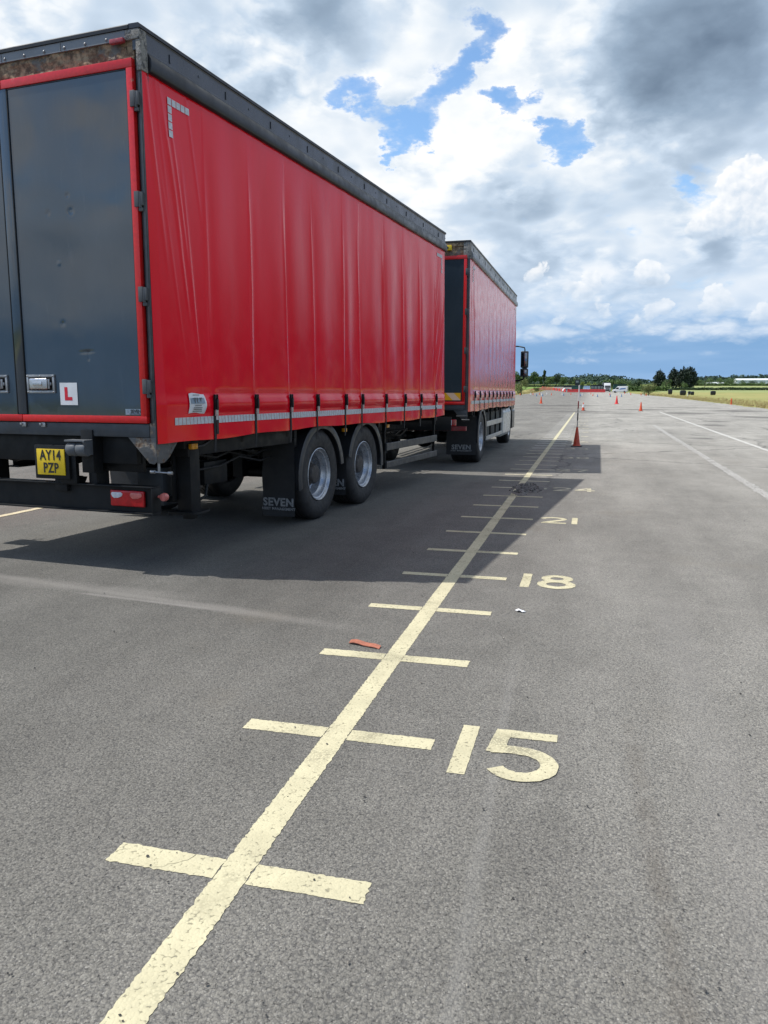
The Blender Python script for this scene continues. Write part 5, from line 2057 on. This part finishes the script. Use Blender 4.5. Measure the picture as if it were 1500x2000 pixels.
def tree(name, label, cat, x, y, h, wd, m, seed, n=1300, trunk=.22, shape='round', group=None, leaf=None):
    rnd = random.Random(seed)
    r_ = empty(name, (x, y, gz(y)-.05))
    tag(r_, label, cat, group)
    b = MB()
    th = h*.75
    b.tube([(0, 0, 0), (.03*h*rnd.uniform(-1, 1), .02*h, th*.5), (.03*h*rnd.uniform(-1, 1), 0, th)], [h*.028, h*.02, h*.006], 8)
    for k in range(5):
        a = rnd.uniform(0, 2*PI)
        z = h*rnd.uniform(trunk, .6)
        b.tube([(0, 0, z), (math.cos(a)*wd*.22, math.sin(a)*wd*.22, z+h*.12), (math.cos(a)*wd*.36, math.sin(a)*wd*.36, z+h*.22)], [h*.012, h*.008, h*.003], 6)
    b.build('trunk', MT['bark'], r_, smooth=60)
    lobes = []
    if shape == 'round':
        for k in range(11):
            a = rnd.uniform(0, 2*PI)
            q = rnd.random()**.5
            zz_ = rnd.uniform(trunk+.12, .86)
            rad = wd*rnd.uniform(.17, .28)*(1.1-.5*abs(zz_-.5))
            lobes.append((math.cos(a)*q*wd*.30, math.sin(a)*q*wd*.30, h*zz_, rad, rad, rad*.8*h/max(wd, h)*1.1))
        lobes.append((0, 0, h*.80, wd*.24, wd*.24, h*.18))
    elif shape == 'cone':
        for k in range(12):
            f = k/11
            rad = wd*.46*math.sqrt(max(0, 1-f**3.2))*(.84+.16*min(1, f*4))+.06*wd
            a = rnd.uniform(0, 2*PI)
            off = wd*.10*(1-f)
            lobes.append((math.cos(a)*off, math.sin(a)*off, h*(trunk-.02+(.95-trunk)*f), rad, rad, h*.15))
    elif shape == 'column':
        for k in range(8):
            lobes.append((rnd.uniform(-.1, .1)*wd, rnd.uniform(-.1, .1)*wd, h*(.15+.8*k/8), wd*.42, wd*.42, h*.12))
    else:
        for k in range(9):
            a = rnd.uniform(0, 2*PI)
            q = rnd.random()**.5
            rad = wd*rnd.uniform(.18, .28)
            lobes.append((math.cos(a)*q*wd*.32, math.sin(a)*q*wd*.32, h*rnd.uniform(.25, .72), rad, rad, h*rnd.uniform(.2, .30)))
    V, F = [], []
    crown(V, F, lobes, n, leaf or max(.12, h*.035), rnd)
    F_ = F
    b = MB()
    b.add(V, F_)
    b.build('crown', m, r_)
    return r_


def plant_row(spec, name, cat, labels, m, Y, seed, shape='bush', group=None, n=700):
    for i, (px, top, wpx) in enumerate(spec):
        x, y, z = at(px, Y+((i*37) % 23)-11)
        top_z = CAMH+(766-top)*y/FPX
        h = max(1.0, top_z-gz(y))
        tree(name, labels[i], cat, x, y, h, wpx*y/FPX, m[i % len(m)] if isinstance(m, list) else m, seed+i, n, .05 if shape == 'bush' else .18, shape, group)


# dark conifers on the right
plant_row([(1287, 724, 24), (1314, 721, 22), (1333, 720, 26), (1346, 718, 27)], 'conifer_tree', 'tree',
          ['rounded dark conifer, leftmost and apart from the other dark conifers', 'narrow dark conifer second from the left, beside the rounded one',
           'dark conifer with ragged top in the dense pair on the right', 'tallest dark conifer at the right end of the dark group'], MT['leaf_conifer'], 450, 40, 'cone', 'dark conifers behind the field', 2600)
plant_row([(1300, 737, 22), (1336, 742, 14), (1248, 738, 12)], 'bush', 'bush',
          ['pale green round bush standing before the gap in the dark conifers', 'small pale bush at the foot of the tallest dark conifers', 'small round dark tree left of the dark conifers on the skyline'],
          [MT['leaf_mid'], MT['leaf_mid'], MT['leaf_dark']], 430, 60, 'bush')
x, y, z = at(1267, 235)
tree('bush', 'yellow olive bush at the grass edge beside the tarmac', 'bush', x, y, 3.9, 5.0, MT['leaf_olive'], 71, 2200, .03, 'bush', leaf=.10)
x, y, z = at(1018.5, 240)
tree('bush', 'large olive brown bush at the left edge beside the lorry mirror', 'bush', x, y, 5.6, 5.4, MT['leaf_olive'], 72, 2000, .03, 'bush', leaf=.12)
x, y, z = at(1048, 330)
tree('bush', 'single small green bush in the green field on the left', 'bush', x, y, 2.2, 2.8, MT['leaf_mid'], 73, 900, .03, 'bush', leaf=.1)
# left woodland edge
plant_row([(1008, 724, 22), (1024, 727, 18), (1043, 724, 20), (1062, 722, 8), (1055, 734, 14), (1074, 735, 18), (1086, 729, 22), (1100, 735, 18), (1112, 741, 16), (1068, 741, 14), (1034, 738, 18), (1124, 738, 18), (1096, 743, 16)],
          'broadleaf_tree', 'tree',
          ['tall green tree at the far left, half hidden by the lorry mirror', 'green tree just right of the lorry mirror', 'big domed green tree left of the thin column tree',
           'thin dark column shaped tree above the left woodland', 'lower green tree between the domed and the column tree', 'green tree just right of the thin column tree',
           'broad dark tree in the middle of the left woodland', 'green tree right of the broad dark woodland tree', 'low green tree before the ridge, left of the raised cabin',
           'low bright tree at the foot of the column tree', 'low tree below the domed green tree', 'green tree directly behind the raised box cabin', 'low pale tree below the broad dark tree'],
          [MT['leaf_mid'], MT['leaf_mid'], MT['leaf_mid'], MT['leaf_dark'], MT['leaf_mid'], MT['leaf_mid'], MT['leaf_dark'], MT['leaf_mid'], MT['leaf_dark'], MT['leaf_mid'], MT['leaf_dark'], MT['leaf_mid'], MT['leaf_mid']], 620, 100, 'round', 'woodland trees on the left', 1500)
# yellow green bushes behind the cabins
plant_row([(1136, 743, 12), (1150, 743, 16), (1160, 745, 12), (1184, 737, 20), (1197, 736, 26), (1212, 738, 24), (1226, 742, 20), (1236, 744, 18), (1172, 745, 14)], 'bush', 'bush',
          ['yellow green bush just right of the raised box cabin', 'wide yellow green bush above the pale blue cabin', 'yellow bush above the dark windowed cabin', 'green tree like bush left behind the white lorry',
           'tallest green bush behind the white lorry', 'broad green bush above the white van', 'dark bush right of the green cabin behind the van', 'low dark bush at the right end of the cabins', 'dark bush between the yellow one and white lorry'],
          [MT['leaf_yellow'], MT['leaf_yellow'], MT['leaf_yellow'], MT['leaf_mid'], MT['leaf_mid'], MT['leaf_mid'], MT['leaf_mid'], MT['leaf_dark'], MT['leaf_dark']], 420, 140, 'bush', 'bushes behind the cabins', 1100)
# hedges (each a run of its own)


def hedge(px0, px1, Y, top, m, label, seed, n=2600, wd=2.0, leaf=.22):
    rnd = random.Random(seed)
    x0, x1 = at(px0, Y)[0], at(px1, Y)[0]
    g = gz(Y)
    h = CAMH+(766-top)*Y/FPX-g
    r_ = empty('hedge', ((x0+x1)/2, Y, g-.05))
    tag(r_, label, 'hedge')
    L_ = (x1-x0)/2
    V, F = [], []
    for i in range(n):
        x = rnd.uniform(-L_, L_)
        hh_ = h*(.86+.22*mnoise.noise((x*.16+seed, 0, 0))+.12*mnoise.noise((x*.7+seed, 4, 0)))
        z = hh_*(rnd.random()**.7)
        y_ = rnd.gauss(0, wd*.3)*(1.1-.5*z/max(h, .1))
        leaf_quad(V, F, Vector((x, y_, z)), leaf, rnd)
    b = MB()
    b.add(V, F)
    b.build('foliage', m, r_)
    b = MB()
    for i in range(12):
        x = -L_+2*L_*(i+.5)/12
        b.tube([(x, 0, 0), (x+.1, 0, h*.6)], [.05, .02], 6)
    b.build('stem', MT['bark'], r_)
    return r_


hedge(1302, 1580, 404, 755, MT['leaf_dark'], 'long low dark hedge along the back of the golden grass', 201, 5200, 2.2, .30)
hedge(1225, 1310, 372, 752, MT['leaf_mid'], 'green hedge between the cabins and the dark conifers', 202, 3200, 3.0, .3)
hedge(1350, 1520, 640, 748, MT['leaf_mid'], 'green hedge below the polytunnel and greenhouse', 203, 3600, 3, .5)
hedge(1290, 1400, 645, 749, MT['leaf_yellow'], 'pale green hedge in front of the dark conifers foot', 204, 2000, 3, .45)
hedge(1025, 1120, 560, 751, MT['leaf_dark'], 'thin dark hedge along the far side of the left green field', 205, 2600, 3, .4)
plant_row([(1362, 739, 22), (1384, 737, 24), (1405, 738, 20), (1425, 737, 22), (1450, 740, 14), (1468, 741, 18), (1488, 743, 16), (1415, 745, 16)], 'broadleaf_tree', 'tree',
          ['green tree right beside the tallest dark conifer', 'green tree behind the telegraph pole', 'round green tree right of the polytunnel', 'green tree left of the white greenhouse', 'small green tree in front of the greenhouse left part',
           'dark bush in front of the greenhouse middle', 'low green bush at the greenhouse right end', 'low green bush below the tree by the greenhouse'],
          [MT['leaf_mid'], MT['leaf_mid'], MT['leaf_mid'], MT['leaf_mid'], MT['leaf_mid'], MT['leaf_dark'], MT['leaf_mid'], MT['leaf_mid']], 660, 300, 'bush', 'trees round the greenhouse', 1000)
# telegraph pole
x, y, z = at(1376, 420)
b = MB()
b.tube([(0, 0, -.1), (.05, 0, 7.0)], [.16, .11], 10)
b.box(-.7, .7, -.06, .06, 6.5, 6.62)
tag(b.build('telegraph_pole', MT['wood_pole'], loc=(x, y, z), smooth=40), 'dark wooden telegraph pole standing beyond the hedge on the right', 'pole')
# greenhouse and polytunnel
x0, x1 = at(1436, 800)[0], at(1545, 800)[0]
r_ = empty('greenhouse', ((x0+x1)/2, 800, gz(800)))
tag(r_, 'long white greenhouse on the far slope at right', 'greenhouse')
h = (x1-x0)/2
MB().box(-h, h, 0, 12, 0, 4.0).build('glass_wall', MT['greenhouse'], r_)
b = MB()
b.prism([(-.2, 4.01), (12.2, 4.01), (6, 5.6)], 'x', -h, h)
b.build('glass_roof', MT['greenhouse'], r_)
b = MB()
for i in range(24):
    x = -h+2*h*i/23
    b.box(x-.06, x+.06, -.06, -.002, 0, 4.0)
b.build('glazing_bar', MT['steel_dull'], r_)
x0, x1 = at(1378, 700)[0], at(1412, 700)[0]
r_ = empty('polytunnel', ((x0+x1)/2, 700, gz(700)))
tag(r_, 'pale low polytunnel left of the greenhouse beyond the hedges', 'polytunnel')
h = (x1-x0)/2
MB().prism([(3.5*math.cos(R(a)), 2.6*math.sin(R(a))) for a in range(0, 181, 12)], 'x', -h, h).build('tunnel_cover', MT['greenhouse'], r_, smooth=60)
MB().box(-h-.05, -h-.001, -.6, .6, 0, 2.0).build('tunnel_door', MT['dark_cabin'], r_)
# bales
for i, (px, py, wpx, hpx, lab) in enumerate(((1309, 770, 7.5, 8.5, 'black wrapped bale, leftmost on the golden grass'), (1334, 772, 11, 9, 'largest black wrapped bale with a pale top'),
                                            (1346.5, 771, 5, 6.5, 'small black bale, left one of the touching pair'), (1352.5, 771.5, 6, 6.5, 'black bale, right one of the touching pair'), (1393, 771.5, 9, 7.5, 'black wrapped bale standing alone, rightmost on the grass'))):
    gx, gy, gzz = ground_at(px, py)
    s_ = gy/FPX
    b = MB()
    wv, hv = wpx*s_/2, hpx*s_
    prof = [(wv*math.cos(R(a))*(1+.05*math.sin(a*3)), hv*.5+hv*.5*math.sin(R(a))*1.0) for a in range(0, 360, 20)]
    prof = [(max(-wv*.93, min(wv*.93, p_[0]*1.18)), max(.0, min(hv, (p_[1]-hv/2)*1.18+hv/2))) for p_ in prof]
    b.prism(prof, 'y', -.6, .6)
    o = b.build('hay_bale', MT['bale'], loc=(gx, gy+.6, gzz-.02), bevel=.06, seg=2)
    tag(o, lab, 'bale', 'black wrapped bales on the dry grass')
# dry grass tufts
rg = random.Random(77)
V, F = [], []


def tuft(x, y, z, h, rnd):
    for k in range(5):
        a = rnd.uniform(0, PI)
        o = len(V)
        w_ = .05*h+.02
        lx, ly = rnd.gauss(0, .25*h), rnd.gauss(0, .2*h)
        V.extend([(x-math.cos(a)*w_, y-math.sin(a)*w_, z), (x+math.cos(a)*w_, y+math.sin(a)*w_, z), (x+lx, y+ly, z+h*rnd.uniform(.6, 1.1))])
        F.append((o, o+1, o+2))


for i in range(5200):
    y = 45+240*rg.random()**1.2
    x = edge_r(y)+abs(rg.gauss(0, 5.0))+.2+.5*mnoise.noise((y*.3, 0, 0))
    tuft(x, y, gz(y)-.03, rg.uniform(.08, .28), rg)
for i in range(1800):
    y = 150+330*rg.random()
    x = edge_l(y)-abs(rg.gauss(0, 3.5))-.2
    tuft(x, y, gz(y)-.03, rg.uniform(.2, .6), rg)
b = MB()
b.add(V, F)
tag(b.build('dry_grass', MT['straw']), 'dry golden grass growing along both edges of the tarmac', 'grass', kind='stuff')
# soil bank left
x, y, z = at(1066, 395)
b = MB()
b.grid(lambda u, v_: (16*(u-.5), 6*(v_-.5), 1.5*math.sin(PI*u)**.7*math.sin(PI*v_)*(1+.3*mnoise.noise((u*6, v_*3, 0)))-.05), 40, 14)
tag(b.build('soil_bank', MT['soil'], loc=(x, y, z), smooth=60), 'low red brown soil bank beside the tarmac on the left', 'soil bank')
